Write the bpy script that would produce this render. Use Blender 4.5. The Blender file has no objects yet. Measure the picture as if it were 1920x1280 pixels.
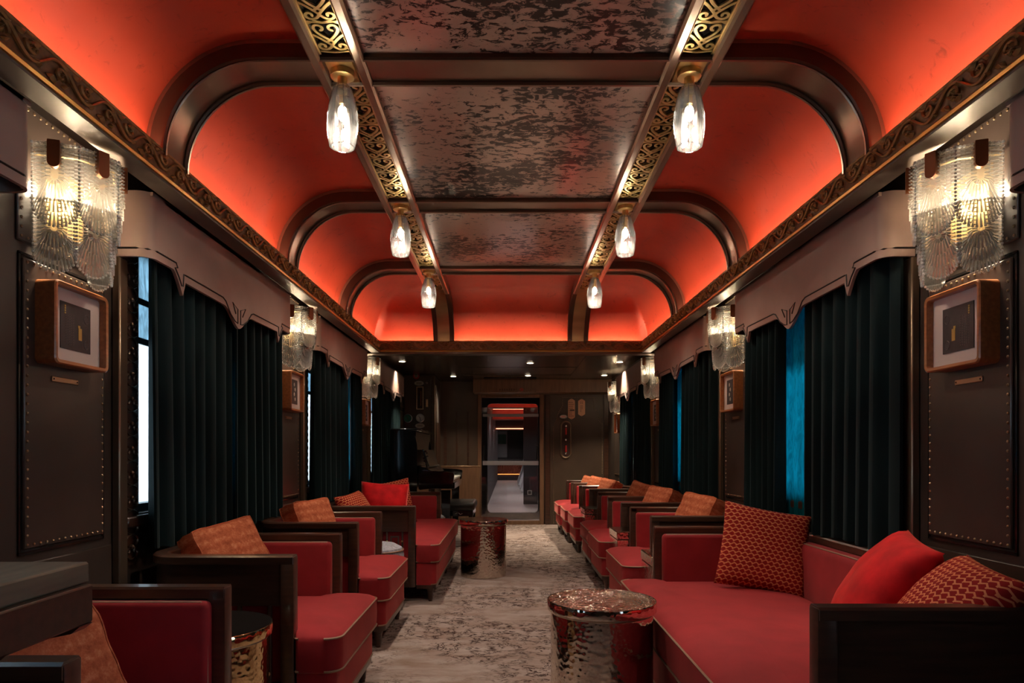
import bpy, bmesh, math, random
from math import sin, cos, pi, sqrt, radians as R
from mathutils import Vector, Matrix, noise

scene = bpy.context.scene
COL = scene.collection
random.seed(7)

# ------------------------------------------------------------------ camera, world, exposure
EYE = (-0.028, 0.0, 1.0)
cam_d = bpy.data.cameras.new('camera')
cam = bpy.data.objects.new('camera', cam_d)
COL.objects.link(cam)
cam.location = EYE
cam.rotation_euler = (R(90), 0, 0)
cam_d.lens = 24
cam_d.sensor_width = 36
cam_d.sensor_fit = 'HORIZONTAL'
cam_d.shift_x = 8 / 1920
cam_d.shift_y = 211 / 1920
cam_d.clip_start = 0.02
scene.camera = cam

world = bpy.data.worlds.new('overcast_daylight')
scene.world = world
world.use_nodes = True
bg = world.node_tree.nodes['Background']
bg.inputs[0].default_value = (0.66, 0.86, 1.0, 1)
bg.inputs[1].default_value = 3.2

vs_ = scene.view_settings
vs_.view_transform = 'Standard'
vs_.look = 'None'
vs_.exposure = 1.5
vs_.gamma = 1.0
vs_.use_curve_mapping = False
scene.cycles.max_bounces = 7
scene.cycles.diffuse_bounces = 3
scene.cycles.glossy_bounces = 3
scene.cycles.transmission_bounces = 4
scene.cycles.use_adaptive_sampling = True
scene.cycles.adaptive_threshold = 0.05
scene.cycles.use_light_tree = False
scene.cycles.transparent_max_bounces = 28
scene.cycles.sample_clamp_indirect = 4.0
scene.cycles.use_denoising = True
scene.cycles.caustics_reflective = False
scene.cycles.caustics_refractive = False

WARM = (1.0, 0.80, 0.56)
P_SCONCE, P_PENDANT, P_DOWN, P_COVE = 4.0, 3.6, 20.0, 34.0
P_FILL_SPOT = 30.0


def at(x, y, d):
    """point of the photograph (1920x1280) at depth d metres, as a place in the room"""
    return Vector((EYE[0] + (x - 952) * d / 1280, d, EYE[2] + (851 - y) * d / 1280))


# ------------------------------------------------------------------ materials
MATS = {}


def mat(name):
    m = bpy.data.materials.new(name)
    m.use_nodes = True
    nt = m.node_tree
    return m, nt, nt.nodes['Principled BSDF']


def nd(nt, typ, **kw):
    n = nt.nodes.new(typ)
    for k, v in kw.items():
        if k.startswith('i_'):
            key = k[2:]
            n.inputs[int(key) if key.isdigit() else key.replace('_', ' ')].default_value = v
        else:
            setattr(n, k, v)
    return n


def lk(nt, a, b):
    nt.links.new(a, b)


def ramp(nt, fac, stops, interp='LINEAR'):
    r = nt.nodes.new('ShaderNodeValToRGB')
    r.color_ramp.interpolation = interp
    els = r.color_ramp.elements
    while len(els) < len(stops):
        els.new(0.5)
    for e, (p, c) in zip(els, stops):
        e.position = p
        e.color = (*c, 1) if len(c) == 3 else c
    lk(nt, fac, r.inputs[0])
    return r


def mapping(nt, scale=(1, 1, 1), rot=(0, 0, 0), coord='Object'):
    tc = nt.nodes.new('ShaderNodeTexCoord')
    mp = nt.nodes.new('ShaderNodeMapping')
    mp.inputs['Scale'].default_value = scale
    mp.inputs['Rotation'].default_value = rot
    lk(nt, tc.outputs[coord], mp.inputs[0])
    return mp.outputs[0]


def bump(nt, b, height, strength=0.3, dist=0.01):
    bp = nd(nt, 'ShaderNodeBump')
    bp.inputs['Strength'].default_value = strength
    bp.inputs['Distance'].default_value = dist
    lk(nt, height, bp.inputs['Height'])
    lk(nt, bp.outputs[0], b.inputs['Normal'])


def plain(name, col, rough=0.5, metal=0.0, coat=0.0, sheen=0.0, vary=0.0, scale=(8, 8, 8), sheen_tint=None, bmp=0.0, spec=0.5):
    m, nt, b = mat(name)
    b.inputs['Roughness'].default_value = rough
    b.inputs['Metallic'].default_value = metal
    b.inputs['Coat Weight'].default_value = coat
    b.inputs['Coat Roughness'].default_value = 0.15
    b.inputs['Specular IOR Level'].default_value = spec
    if sheen:
        b.inputs['Sheen Weight'].default_value = sheen
        b.inputs['Sheen Roughness'].default_value = 0.35
        b.inputs['Sheen Tint'].default_value = (*(sheen_tint or col), 1)
    if vary or bmp:
        n = nd(nt, 'ShaderNodeTexNoise', i_Scale=1.0, i_Detail=6.0)
        lk(nt, mapping(nt, scale), n.inputs['Vector'])
        if vary:
            lo = tuple(c * (1 - vary) for c in col)
            hi = tuple(min(1, c * (1 + vary)) for c in col)
            r = ramp(nt, n.outputs['Fac'], [(0.3, lo), (0.7, hi)])
            lk(nt, r.outputs[0], b.inputs['Base Color'])
        else:
            b.inputs['Base Color'].default_value = (*col, 1)
        if bmp:
            bump(nt, b, n.outputs['Fac'], bmp, 0.004)
    else:
        b.inputs['Base Color'].default_value = (*col, 1)
    MATS[name] = m
    return m


def emit(name, col, strength):
    m, nt, b = mat(name)
    b.inputs['Base Color'].default_value = (0.9, 0.9, 0.9, 1)
    b.inputs['Emission Color'].default_value = (*col, 1)
    b.inputs['Emission Strength'].default_value = strength
    MATS[name] = m
    return m


plain('bronze', (0.42, 0.32, 0.245), 0.30, 0.95, vary=0.18, scale=(3, 3, 3))
plain('bronze_dark', (0.10, 0.062, 0.042), 0.35, 0.7)
plain('brass', (0.72, 0.52, 0.22), 0.40, 1.0, vary=0.12, scale=(30, 30, 30))
plain('brass_band', (0.62, 0.46, 0.24), 0.36, 0.95, vary=0.15, scale=(2, 2, 20))
plain('gold_lip', (0.70, 0.42, 0.12), 0.32, 0.9)
plain('carved', (0.46, 0.26, 0.10), 0.36, 0.5, vary=0.35, scale=(40, 40, 40))
plain('carved_ground', (0.20, 0.088, 0.032), 0.5, 0.2, vary=0.3, scale=(60, 60, 60))
plain('black_gloss', (0.012, 0.010, 0.010), 0.18, 0.0)
plain('soffit', (0.13, 0.10, 0.08), 0.45, 0.25, vary=0.15, scale=(2, 2, 2))
plain('wood', (0.048, 0.020, 0.012), 0.32, 0.0, coat=0.25, vary=0.35, scale=(6, 60, 60))
plain('wood_rail', (0.060, 0.025, 0.015), 0.30, 0.0, coat=0.5, vary=0.3, scale=(6, 60, 60))
plain('wood_frame', (0.36, 0.12, 0.035), 0.35, 0.0, coat=0.3, vary=0.25, scale=(80, 8, 80))
plain('wood_tan', (0.15, 0.075, 0.04), 0.45, vary=0.2, scale=(40, 40, 4))
plain('wood_table', (0.12, 0.085, 0.055), 0.42, coat=0.2, vary=0.3, scale=(60, 6, 60))
plain('wall_dark', (0.040, 0.026, 0.020), 0.5, vary=0.2, scale=(3, 3, 3))
plain('wall_end', (0.055, 0.034, 0.022), 0.42, vary=0.2, scale=(3, 3, 3))
plain('leather_panel', (0.058, 0.039, 0.031), 0.36, vary=0.25, scale=(4, 4, 4), bmp=0.15)
plain('stud', (0.35, 0.26, 0.16), 0.3, 0.9)
plain('trim_metal', (0.22, 0.15, 0.10), 0.35, 0.7)
plain('velvet_red', (0.33, 0.023, 0.029), 0.75, sheen=0.6, sheen_tint=(0.98, 0.34, 0.30), vary=0.14, scale=(9, 9, 9), spec=0.2)
plain('velvet_scarlet', (0.50, 0.006, 0.010), 0.8, sheen=0.7, sheen_tint=(1.0, 0.22, 0.18), vary=0.3, scale=(14, 14, 14), spec=0.2, bmp=0.4)
plain('piping', (0.30, 0.17, 0.11), 0.6)
plain('pelmet', (0.34, 0.22, 0.185), 0.5, vary=0.10, scale=(5, 5, 5))
plain('pelmet_line', (0.010, 0.006, 0.006), 0.5)
plain('velvet_teal', (0.0040, 0.013, 0.015), 0.85, sheen=0.35, sheen_tint=(0.12, 0.26, 0.28), vary=0.25, scale=(10, 10, 2), spec=0.2)
plain('mat_board', (0.62, 0.50, 0.45), 0.7)
plain('print_dark', (0.045, 0.032, 0.032), 0.6, vary=0.2, scale=(40, 40, 40))
plain('print_grey', (0.12, 0.09, 0.085), 0.6)
plain('print_gold', (0.52, 0.36, 0.10), 0.4, 0.5)
plain('plaque_brass', (0.50, 0.33, 0.20), 0.35, 0.7)
plain('plaque_copper', (0.62, 0.32, 0.20), 0.4, 0.3)
plain('plaque_pale', (0.52, 0.46, 0.38), 0.45, 0.1)
plain('ink', (0.05, 0.02, 0.015), 0.7)
plain('ink_red', (0.50, 0.02, 0.02), 0.5)
plain('chrome', (0.62, 0.60, 0.58), 0.18, 1.0)
plain('steel_dull', (0.30, 0.29, 0.29), 0.35, 0.8)
plain('copper_tab', (0.24, 0.085, 0.035), 0.4, 0.6)
plain('piano_black', (0.006, 0.006, 0.007), 0.06, coat=1.0)
plain('leather_black', (0.018, 0.017, 0.017), 0.35, bmp=0.2, scale=(60, 60, 60))
plain('ivory', (0.75, 0.73, 0.70), 0.3)
plain('gauge_green', (0.010, 0.15, 0.095), 0.35)
plain('gauge_white', (0.55, 0.55, 0.53), 0.35)
plain('frame_metal', (0.05, 0.055, 0.065), 0.4, 0.6)
plain('white_cloth', (0.78, 0.82, 0.85), 0.8)
plain('corridor_floor', (0.40, 0.36, 0.34), 0.35, vary=0.12, scale=(1, 14, 1))
plain('corridor_wall', (0.028, 0.020, 0.020), 0.6, vary=0.2, scale=(2, 2, 2))
plain('corridor_red', (0.45, 0.09, 0.07), 0.45)
plain('low_ceiling', (0.12, 0.095, 0.072), 0.24, 0.6, vary=0.1, scale=(1, 1, 1))
plain('door_bar', (0.34, 0.33, 0.36), 0.35, 0.5)
plain('floor_edge', (0.03, 0.02, 0.015), 0.5)
plain('pouf', (0.36, 0.37, 0.44), 0.9, vary=0.35, scale=(60, 60, 60), bmp=0.4)
emit('bulb', (1.0, 0.90, 0.74), 4.5)
emit('bulb_sconce', (1.0, 0.86, 0.66), 3.0)
emit('led_cove', (1.0, 0.60, 0.38), P_COVE)
emit('led_down', (1.0, 0.85, 0.62), 4.0)
emit('led_orange', (1.0, 0.26, 0.05), 1.6)
emit('led_red', (1.0, 0.25, 0.12), 3.5)
for n_ in ('bulb', 'bulb_sconce', 'led_down'):      # each of these sits at a lamp that is sampled already
    MATS[n_].cycles.emission_sampling = 'NONE'


def red_plaster():
    m, nt, b = mat('red_plaster')
    v = mapping(nt, (3, 3, 3))
    n = nd(nt, 'ShaderNodeTexNoise', i_Scale=1.0, i_Detail=5.0)
    lk(nt, v, n.inputs['Vector'])
    r = ramp(nt, n.outputs['Fac'], [(0.3, (0.47, 0.060, 0.028)), (0.7, (0.56, 0.078, 0.038))])
    n2 = nd(nt, 'ShaderNodeTexNoise', i_Scale=1.0, i_Detail=8.0, i_Roughness=0.7, i_Distortion=1.5)
    lk(nt, mapping(nt, (14, 14, 14)), n2.inputs['Vector'])
    r2 = ramp(nt, n2.outputs['Fac'], [(0.30, (0.6, 0.6, 0.6)), (0.42, (1, 1, 1))])
    mx = nd(nt, 'ShaderNodeMix', data_type='RGBA', blend_type='MULTIPLY')
    mx.inputs[0].default_value = 1.0
    lk(nt, r.outputs[0], mx.inputs[6])
    lk(nt, r2.outputs[0], mx.inputs[7])
    lk(nt, mx.outputs[2], b.inputs['Base Color'])
    b.inputs['Roughness'].default_value = 0.42
    MATS['red_plaster'] = m


def antique_mirror():
    m, nt, b = mat('antique_mirror')
    v = mapping(nt, (22, 36, 9))
    n = nd(nt, 'ShaderNodeTexNoise', i_Scale=1.0, i_Detail=7.0, i_Roughness=0.68, i_Distortion=0.7)
    lk(nt, v, n.inputs['Vector'])
    n0 = nd(nt, 'ShaderNodeTexNoise', i_Scale=1.0, i_Detail=2.0)
    lk(nt, mapping(nt, (2.2, 2.6, 2.2)), n0.inputs['Vector'])
    ad = nd(nt, 'ShaderNodeMath', operation='MULTIPLY_ADD')
    lk(nt, n0.outputs['Fac'], ad.inputs[0])
    ad.inputs[1].default_value = 0.55
    lk(nt, n.outputs['Fac'], ad.inputs[2])
    r = ramp(nt, ad.outputs[0], [(0.735, (0.020, 0.012, 0.010)), (0.785, (0.74, 0.59, 0.51))])
    lk(nt, r.outputs[0], b.inputs['Base Color'])
    rm = ramp(nt, ad.outputs[0], [(0.735, (0.1, 0.1, 0.1)), (0.785, (0.35, 0.35, 0.35))])
    lk(nt, rm.outputs[0], b.inputs['Metallic'])
    rr = ramp(nt, ad.outputs[0], [(0.735, (0.40, 0.40, 0.40)), (0.785, (0.20, 0.20, 0.20))])
    lk(nt, rr.outputs[0], b.inputs['Roughness'])
    b.inputs['Coat Weight'].default_value = 0.5
    b.inputs['Coat Roughness'].default_value = 0.04
    MATS['antique_mirror'] = m


def carpet():
    m, nt, b = mat('carpet')
    big = nd(nt, 'ShaderNodeTexNoise', i_Scale=1.0, i_Detail=3.0)
    lk(nt, mapping(nt, (1.3, 1.0, 1)), big.inputs['Vector'])
    mid = nd(nt, 'ShaderNodeTexNoise', i_Scale=1.0, i_Detail=6.0, i_Roughness=0.65)
    lk(nt, mapping(nt, (3.5, 9, 3)), mid.inputs['Vector'])
    base = ramp(nt, mid.outputs['Fac'], [(0.28, (0.23, 0.150, 0.120)), (0.5, (0.33, 0.255, 0.230)), (0.72, (0.43, 0.36, 0.34))])
    fine = nd(nt, 'ShaderNodeTexNoise', i_Scale=1.0, i_Detail=4.0, i_Roughness=0.6, i_Distortion=2.6)
    lk(nt, mapping(nt, (9, 14, 9)), fine.inputs['Vector'])
    a = nd(nt, 'ShaderNodeMath', operation='SUBTRACT')
    lk(nt, fine.outputs['Fac'], a.inputs[0])
    a.inputs[1].default_value = 0.5
    ab = nd(nt, 'ShaderNodeMath', operation='ABSOLUTE')
    lk(nt, a.outputs[0], ab.inputs[0])
    line = ramp(nt, ab.outputs[0], [(0.030, (1, 1, 1)), (0.055, (0, 0, 0))])
    brk = nd(nt, 'ShaderNodeTexNoise', i_Scale=1.0, i_Detail=2.0)
    lk(nt, mapping(nt, (14, 13, 9)), brk.inputs['Vector'])
    brkr = ramp(nt, brk.outputs['Fac'], [(0.42, (0, 0, 0)), (0.52, (1, 1, 1))])
    mask = ramp(nt, big.outputs['Fac'], [(0.40, (0, 0, 0)), (0.52, (1, 1, 1))])
    m1 = nd(nt, 'ShaderNodeMath', operation='MULTIPLY')
    lk(nt, line.outputs[0], m1.inputs[0])
    lk(nt, mask.outputs[0], m1.inputs[1])
    m2 = nd(nt, 'ShaderNodeMath', operation='MULTIPLY')
    lk(nt, m1.outputs[0], m2.inputs[0])
    lk(nt, brkr.outputs[0], m2.inputs[1])
    mx = nd(nt, 'ShaderNodeMix', data_type='RGBA')
    lk(nt, m2.outputs[0], mx.inputs[0])
    lk(nt, base.outputs[0], mx.inputs[6])
    mx.inputs[7].default_value = (0.040, 0.020, 0.018, 1)
    lk(nt, mx.outputs[2], b.inputs['Base Color'])
    b.inputs['Roughness'].default_value = 0.95
    b.inputs['Specular IOR Level'].default_value = 0.1
    pile = nd(nt, 'ShaderNodeTexNoise', i_Scale=300.0, i_Detail=2.0)
    bump(nt, b, pile.outputs['Fac'], 0.25, 0.003)
    MATS['carpet'] = m


def hammered(name, col, scale, strength):
    m, nt, b = mat(name)
    b.inputs['Base Color'].default_value = (*col, 1)
    b.inputs['Metallic'].default_value = 1.0
    b.inputs['Roughness'].default_value = 0.10
    v = nd(nt, 'ShaderNodeTexVoronoi', feature='SMOOTH_F1', i_Scale=scale)
    v.inputs['Smoothness'].default_value = 0.35
    lk(nt, mapping(nt), v.inputs['Vector'])
    bump(nt, b, v.outputs['Distance'], strength, 0.006)
    MATS[name] = m


def orange_fabric():
    m, nt, b = mat('orange_fabric')
    n = nd(nt, 'ShaderNodeTexNoise', i_Scale=1.0, i_Detail=8.0, i_Roughness=0.75)
    lk(nt, mapping(nt, (60, 20, 60)), n.inputs['Vector'])
    w = nd(nt, 'ShaderNodeTexWave', wave_type='BANDS', bands_direction='Z', i_Scale=7.0, i_Distortion=3.0)
    w.inputs['Detail'].default_value = 2.0
    lk(nt, mapping(nt), w.inputs['Vector'])
    mx0 = nd(nt, 'ShaderNodeMath', operation='MULTIPLY_ADD')
    lk(nt, w.outputs['Fac'], mx0.inputs[0])
    mx0.inputs[1].default_value = 0.10
    lk(nt, n.outputs['Fac'], mx0.inputs[2])
    r = ramp(nt, mx0.outputs[0], [(0.35, (0.26, 0.055, 0.024)), (0.57, (0.43, 0.115, 0.052)), (0.75, (0.58, 0.22, 0.12))])
    lk(nt, r.outputs[0], b.inputs['Base Color'])
    b.inputs['Roughness'].default_value = 0.9
    b.inputs['Specular IOR Level'].default_value = 0.15
    bump(nt, b, n.outputs['Fac'], 0.5, 0.004)
    MATS['orange_fabric'] = m


def zigzag_fabric():
    """raised orange chain zigzag over dark red cloth, on the pillow's own x/z axes"""
    m, nt, b = mat('zigzag_fabric')
    tc = nd(nt, 'ShaderNodeTexCoord')
    sp = nd(nt, 'ShaderNodeSeparateXYZ')
    lk(nt, tc.outputs['Object'], sp.inputs[0])

    def M(op, a, bb=None, c=None):
        n = nd(nt, 'ShaderNodeMath', operation=op)
        for i, q in enumerate((a, bb, c)):
            if q is None:
                continue
            if isinstance(q, (int, float)):
                n.inputs[i].default_value = q
            else:
                lk(nt, q, n.inputs[i])
        return n.outputs[0]
    u = M('MULTIPLY', sp.outputs[0], 41.0)
    v = M('MULTIPLY', sp.outputs[2], 58.0)
    row = M('FLOOR', v)
    # zigzag of period 1 in u, shifted every second row so the lines interlock
    sh = M('MULTIPLY', M('MODULO', M('ABSOLUTE', row), 2.0), 0.5)
    uu = M('ADD', u, sh)
    tri = M('ABSOLUTE', M('SUBTRACT', M('FRACT', uu), 0.5))
    fv = M('FRACT', v)
    d1 = M('ABSOLUTE', M('SUBTRACT', fv, M('MULTIPLY_ADD', tri, 0.9, 0.27)))
    l1 = M('LESS_THAN', d1, 0.15)
    fu = M('FRACT', M('ADD', uu, 0.12))
    l2 = M('LESS_THAN', M('ABSOLUTE', M('SUBTRACT', fu, 0.5)), 0.10)
    f = M('MAXIMUM', l1, M('MULTIPLY', l2, M('LESS_THAN', fv, 0.45)))
    mx = nd(nt, 'ShaderNodeMix', data_type='RGBA')
    lk(nt, f, mx.inputs[0])
    mx.inputs[6].default_value = (0.26, 0.010, 0.010, 1)
    mx.inputs[7].default_value = (0.66, 0.22, 0.10, 1)
    lk(nt, mx.outputs[2], b.inputs['Base Color'])
    b.inputs['Roughness'].default_value = 0.85
    b.inputs['Specular IOR Level'].default_value = 0.15
    bump(nt, b, f, 0.4, 0.003)
    MATS['zigzag_fabric'] = m


def clear_glass(name, tint, body, body_w, gloss_rough=0.03, base_gloss=0.06):
    m, nt, b = mat(name)
    nt.nodes.remove(b)
    out = nt.nodes['Material Output']
    tr = nd(nt, 'ShaderNodeBsdfTransparent')
    tr.inputs[0].default_value = (*tint, 1)
    gl = nd(nt, 'ShaderNodeBsdfGlossy')
    gl.inputs['Roughness'].default_value = gloss_rough
    lw = nd(nt, 'ShaderNodeLayerWeight', i_Blend=0.35)
    mr = nd(nt, 'ShaderNodeMapRange')
    mr.inputs[3].default_value = base_gloss
    mr.inputs[4].default_value = 0.85
    lk(nt, lw.outputs['Fresnel'], mr.inputs[0])
    s1 = nd(nt, 'ShaderNodeMixShader')
    lk(nt, mr.outputs[0], s1.inputs[0])
    lk(nt, tr.outputs[0], s1.inputs[1])
    lk(nt, gl.outputs[0], s1.inputs[2])
    last = s1
    if body_w:
        tl = nd(nt, 'ShaderNodeBsdfTranslucent')
        tl.inputs[0].default_value = (*body, 1)
        df = nd(nt, 'ShaderNodeBsdfDiffuse')
        df.inputs[0].default_value = (*body, 1)
        s2 = nd(nt, 'ShaderNodeMixShader')
        s2.inputs[0].default_value = 0.5
        lk(nt, tl.outputs[0], s2.inputs[1])
        lk(nt, df.outputs[0], s2.inputs[2])
        s3 = nd(nt, 'ShaderNodeMixShader')
        s3.inputs[0].default_value = body_w
        lk(nt, s1.outputs[0], s3.inputs[1])
        lk(nt, s2.outputs[0], s3.inputs[2])
        last = s3
    lk(nt, last.outputs[0], out.inputs[0])
    MATS[name] = m


def sheer(name, col, trans, thin):
    m, nt, b = mat(name)
    nt.nodes.remove(b)
    out = nt.nodes['Material Output']
    tl = nd(nt, 'ShaderNodeBsdfTranslucent')
    n = nd(nt, 'ShaderNodeTexNoise', i_Scale=1.0, i_Detail=4.0, i_Distortion=2.0)
    lk(nt, mapping(nt, (30, 30, 10)), n.inputs['Vector'])
    r = ramp(nt, n.outputs['Fac'], [(0.35, tuple(c * 0.7 for c in col)), (0.65, tuple(min(1, c * 1.15) for c in col))])
    lk(nt, r.outputs[0], tl.inputs[0])
    df = nd(nt, 'ShaderNodeBsdfDiffuse')
    lk(nt, r.outputs[0], df.inputs[0])
    s = nd(nt, 'ShaderNodeMixShader')
    s.inputs[0].default_value = 1 - trans
    lk(nt, tl.outputs[0], s.inputs[1])
    lk(nt, df.outputs[0], s.inputs[2])
    t = nd(nt, 'ShaderNodeBsdfTransparent')
    s2 = nd(nt, 'ShaderNodeMixShader')
    s2.inputs[0].default_value = thin
    lk(nt, s.outputs[0], s2.inputs[1])
    lk(nt, t.outputs[0], s2.inputs[2])
    lk(nt, s2.outputs[0], out.inputs[0])
    MATS[name] = m


red_plaster()
antique_mirror()
carpet()
orange_fabric()
zigzag_fabric()
hammered('hammered_steel', (0.66, 0.60, 0.52), 110.0, 0.45)
hammered('hammered_gold', (0.80, 0.57, 0.30), 60.0, 0.22)
hammered('hammered_side', (0.68, 0.60, 0.52), 60.0, 0.22)
hammered('hammered_red', (0.55, 0.16, 0.10), 30.0, 0.8)
clear_glass('pendant_glass', (0.97, 0.97, 0.96), (0.9, 0.9, 0.9), 0.012, 0.04, 0.05)
clear_glass('sconce_glass', (0.97, 0.96, 0.94), (0.95, 0.93, 0.90), 0.34, 0.22, 0.22)
clear_glass('sconce_bead', (0.97, 0.96, 0.94), (0.97, 0.96, 0.94), 0.72, 0.2, 0.2)
clear_glass('sconce_sheet', (0.93, 0.92, 0.90), (0.95, 0.93, 0.90), 0.02, 0.1, 0.06)
clear_glass('window_glass', (0.95, 0.97, 0.98), (1, 1, 1), 0.0)
clear_glass('door_glass', (0.86, 0.86, 0.88), (1, 1, 1), 0.0, 0.02, 0.05)
sheer('sheer_blue', (0.008, 0.29, 0.36), 0.75, 0.02)
sheer('blind_white', (0.50, 0.62, 0.68), 0.7, 0.0)


# ------------------------------------------------------------------ mesh helpers
class MB:
    def __init__(self):
        self.v, self.f = [], []

    def add(self, vs, fs, M=None):
        o = len(self.v)
        self.v += [tuple(M @ Vector(p)) if M is not None else tuple(p) for p in vs]
        self.f += [tuple(i + o for i in f) for f in fs]
        return self

    def box(self, x0, x1, y0, y1, z0, z1, bev=0.0, M=None, seg=1):
        x0, x1 = min(x0, x1), max(x0, x1)
        y0, y1 = min(y0, y1), max(y0, y1)
        z0, z1 = min(z0, z1), max(z0, z1)
        if bev <= 0:
            vs = [(x, y, z) for z in (z0, z1) for y in (y0, y1) for x in (x0, x1)]
            fs = [(0, 2, 3, 1), (4, 5, 7, 6), (0, 1, 5, 4), (2, 6, 7, 3), (0, 4, 6, 2), (1, 3, 7, 5)]
            return self.add(vs, fs, M)
        bm = bmesh.new()
        bmesh.ops.create_cube(bm, size=1.0)
        bmesh.ops.scale(bm, vec=(x1 - x0, y1 - y0, z1 - z0), verts=bm.verts)
        bmesh.ops.translate(bm, vec=((x0 + x1) / 2, (y0 + y1) / 2, (z0 + z1) / 2), verts=bm.verts)
        bmesh.ops.bevel(bm, geom=bm.edges[:], offset=bev, segments=seg, affect='EDGES', profile=0.5)
        return self.bm(bm, M)

    def bm(self, bm, M=None):
        bm.verts.index_update()
        vs = [v.co.copy() for v in bm.verts]
        fs = [[v.index for v in f.verts] for f in bm.faces]
        bm.free()
        return self.add(vs, fs, M)

    def lathe(self, prof, n=24, c=(0, 0, 0), M=None, cap=True):
        """prof: list of (r, z) from bottom to top"""
        vs, fs = [], []
        for r, z in prof:
            for i in range(n):
                a = 2 * pi * i / n
                vs.append((c[0] + r * cos(a), c[1] + r * sin(a), c[2] + z))
        for k in range(len(prof) - 1):
            for i in range(n):
                j = (i + 1) % n
                fs.append((k * n + i, k * n + j, (k + 1) * n + j, (k + 1) * n + i))
        if cap:
            fs.append(tuple(range(n - 1, -1, -1)))
            fs.append(tuple((len(prof) - 1) * n + i for i in range(n)))
        return self.add(vs, fs, M)

    def tube(self, path, r, n=6, closed=False, M=None, flat=None):
        """round tube along 3D points; flat=(axis vector, factor) squashes it"""
        P = [Vector(p) for p in path]
        m = len(P)
        vs, fs = [], []
        up = Vector((0, 0, 1))
        prev = None
        for i in range(m):
            a = P[(i - 1) % m] if (closed or i > 0) else P[i]
            b = P[(i + 1) % m] if (closed or i < m - 1) else P[i]
            t = (b - a)
            t = t.normalized() if t.length > 1e-9 else Vector((1, 0, 0))
            if prev is None:
                ref = up if abs(t.z) < 0.9 else Vector((1, 0, 0))
                nrm = (ref - t * ref.dot(t)).normalized()
            else:
                nrm = prev - t * prev.dot(t)
                nrm = nrm.normalized() if nrm.length > 1e-6 else Vector((1, 0, 0))
            prev = nrm
            bn = t.cross(nrm)
            rr = r[i] if isinstance(r, (list, tuple)) else r
            for k in range(n):
                a_ = 2 * pi * k / n
                o = (nrm * cos(a_) + bn * sin(a_)) * rr
                if flat:
                    ax = Vector(flat[0])
                    o = o - ax * o.dot(ax) * (1 - flat[1])
                vs.append(P[i] + o)
        rng = m if closed else m - 1
        for i in range(rng):
            i2 = (i + 1) % m
            for k in range(n):
                k2 = (k + 1) % n
                fs.append((i * n + k, i * n + k2, i2 * n + k2, i2 * n + k))
        if not closed:
            fs.append(tuple(range(n - 1, -1, -1)))
            fs.append(tuple((m - 1) * n + k for k in range(n)))
        return self.add(vs, fs, M)

    def prism(self, outline, h0, h1, axis='z', M=None):
        """extrude a 2D outline between h0 and h1. axis z: (x,y); axis x: (y,z); axis y: (x,z)"""
        n = len(outline)

        def p3(p, h):
            return {'z': (p[0], p[1], h), 'x': (h, p[0], p[1]), 'y': (p[0], h, p[1])}[axis]
        vs = [p3(p, h0) for p in outline] + [p3(p, h1) for p in outline]
        fs = [tuple(range(n - 1, -1, -1)), tuple(range(n, 2 * n))]
        fs += [(i, (i + 1) % n, n + (i + 1) % n, n + i) for i in range(n)]
        return self.add(vs, fs, M)

    def sweep(self, path, prof, closed=False, M=None):
        """sweep closed profile (offset to the left of the path, z) along a 2D path"""
        m, k = len(path), len(prof)
        P = [Vector(p) for p in path]
        vs, fs = [], []
        for i in range(m):
            if closed:
                d0 = (P[i] - P[i - 1]).normalized()
                d1 = (P[(i + 1) % m] - P[i]).normalized()
            else:
                d0 = (P[i] - P[i - 1]).normalized() if i > 0 else (P[1] - P[0]).normalized()
                d1 = (P[i + 1] - P[i]).normalized() if i < m - 1 else d0
            n0, n1 = Vector((-d0.y, d0.x)), Vector((-d1.y, d1.x))
            nn = (n0 + n1)
            nn = nn / max(0.3, (1 + n0.dot(n1)))
            for o, z in prof:
                q = P[i] + nn * o
                vs.append((q.x, q.y, z))
        rng = m if closed else m - 1
        for i in range(rng):
            i2 = (i + 1) % m
            for j in range(k):
                j2 = (j + 1) % k
                fs.append((i * k + j, i2 * k + j, i2 * k + j2, i * k + j2))
        if not closed:
            fs.append(tuple(range(k)))
            fs.append(tuple((m - 1) * k + j for j in range(k - 1, -1, -1)))
        return self.add(vs, fs, M)

    def sphere(self, c, r, nu=10, nv=6, sc=(1, 1, 1), M=None):
        vs, fs = [(c[0], c[1], c[2] - r * sc[2])], []
        for j in range(1, nv):
            p = -pi / 2 + pi * j / nv
            for i in range(nu):
                a = 2 * pi * i / nu
                vs.append((c[0] + r * sc[0] * cos(p) * cos(a), c[1] + r * sc[1] * cos(p) * sin(a), c[2] + r * sc[2] * sin(p)))
        vs.append((c[0], c[1], c[2] + r * sc[2]))
        for i in range(nu):
            fs.append((0, 1 + (i + 1) % nu, 1 + i))
        for j in range(nv - 2):
            for i in range(nu):
                a, b = 1 + j * nu + i, 1 + j * nu + (i + 1) % nu
                fs.append((a, b, b + nu, a + nu))
        L = len(vs) - 1
        o = 1 + (nv - 2) * nu
        for i in range(nu):
            fs.append((L, o + i, o + (i + 1) % nu))
        return self.add(vs, fs, M)

    def mesh(self, name, material, smooth=True, fix=True):
        me = bpy.data.meshes.new(name)
        me.from_pydata(self.v, [], self.f)
        if fix:
            bm = bmesh.new()
            bm.from_mesh(me)
            bmesh.ops.recalc_face_normals(bm, faces=bm.faces)
            bm.to_mesh(me)
            bm.free()
        if material:
            me.materials.append(MATS[material])
        if smooth:
            me.polygons.foreach_set('use_smooth', [True] * len(me.polygons))
            me.set_sharp_from_angle(angle=R(38))
        me.update()
        return me

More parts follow.
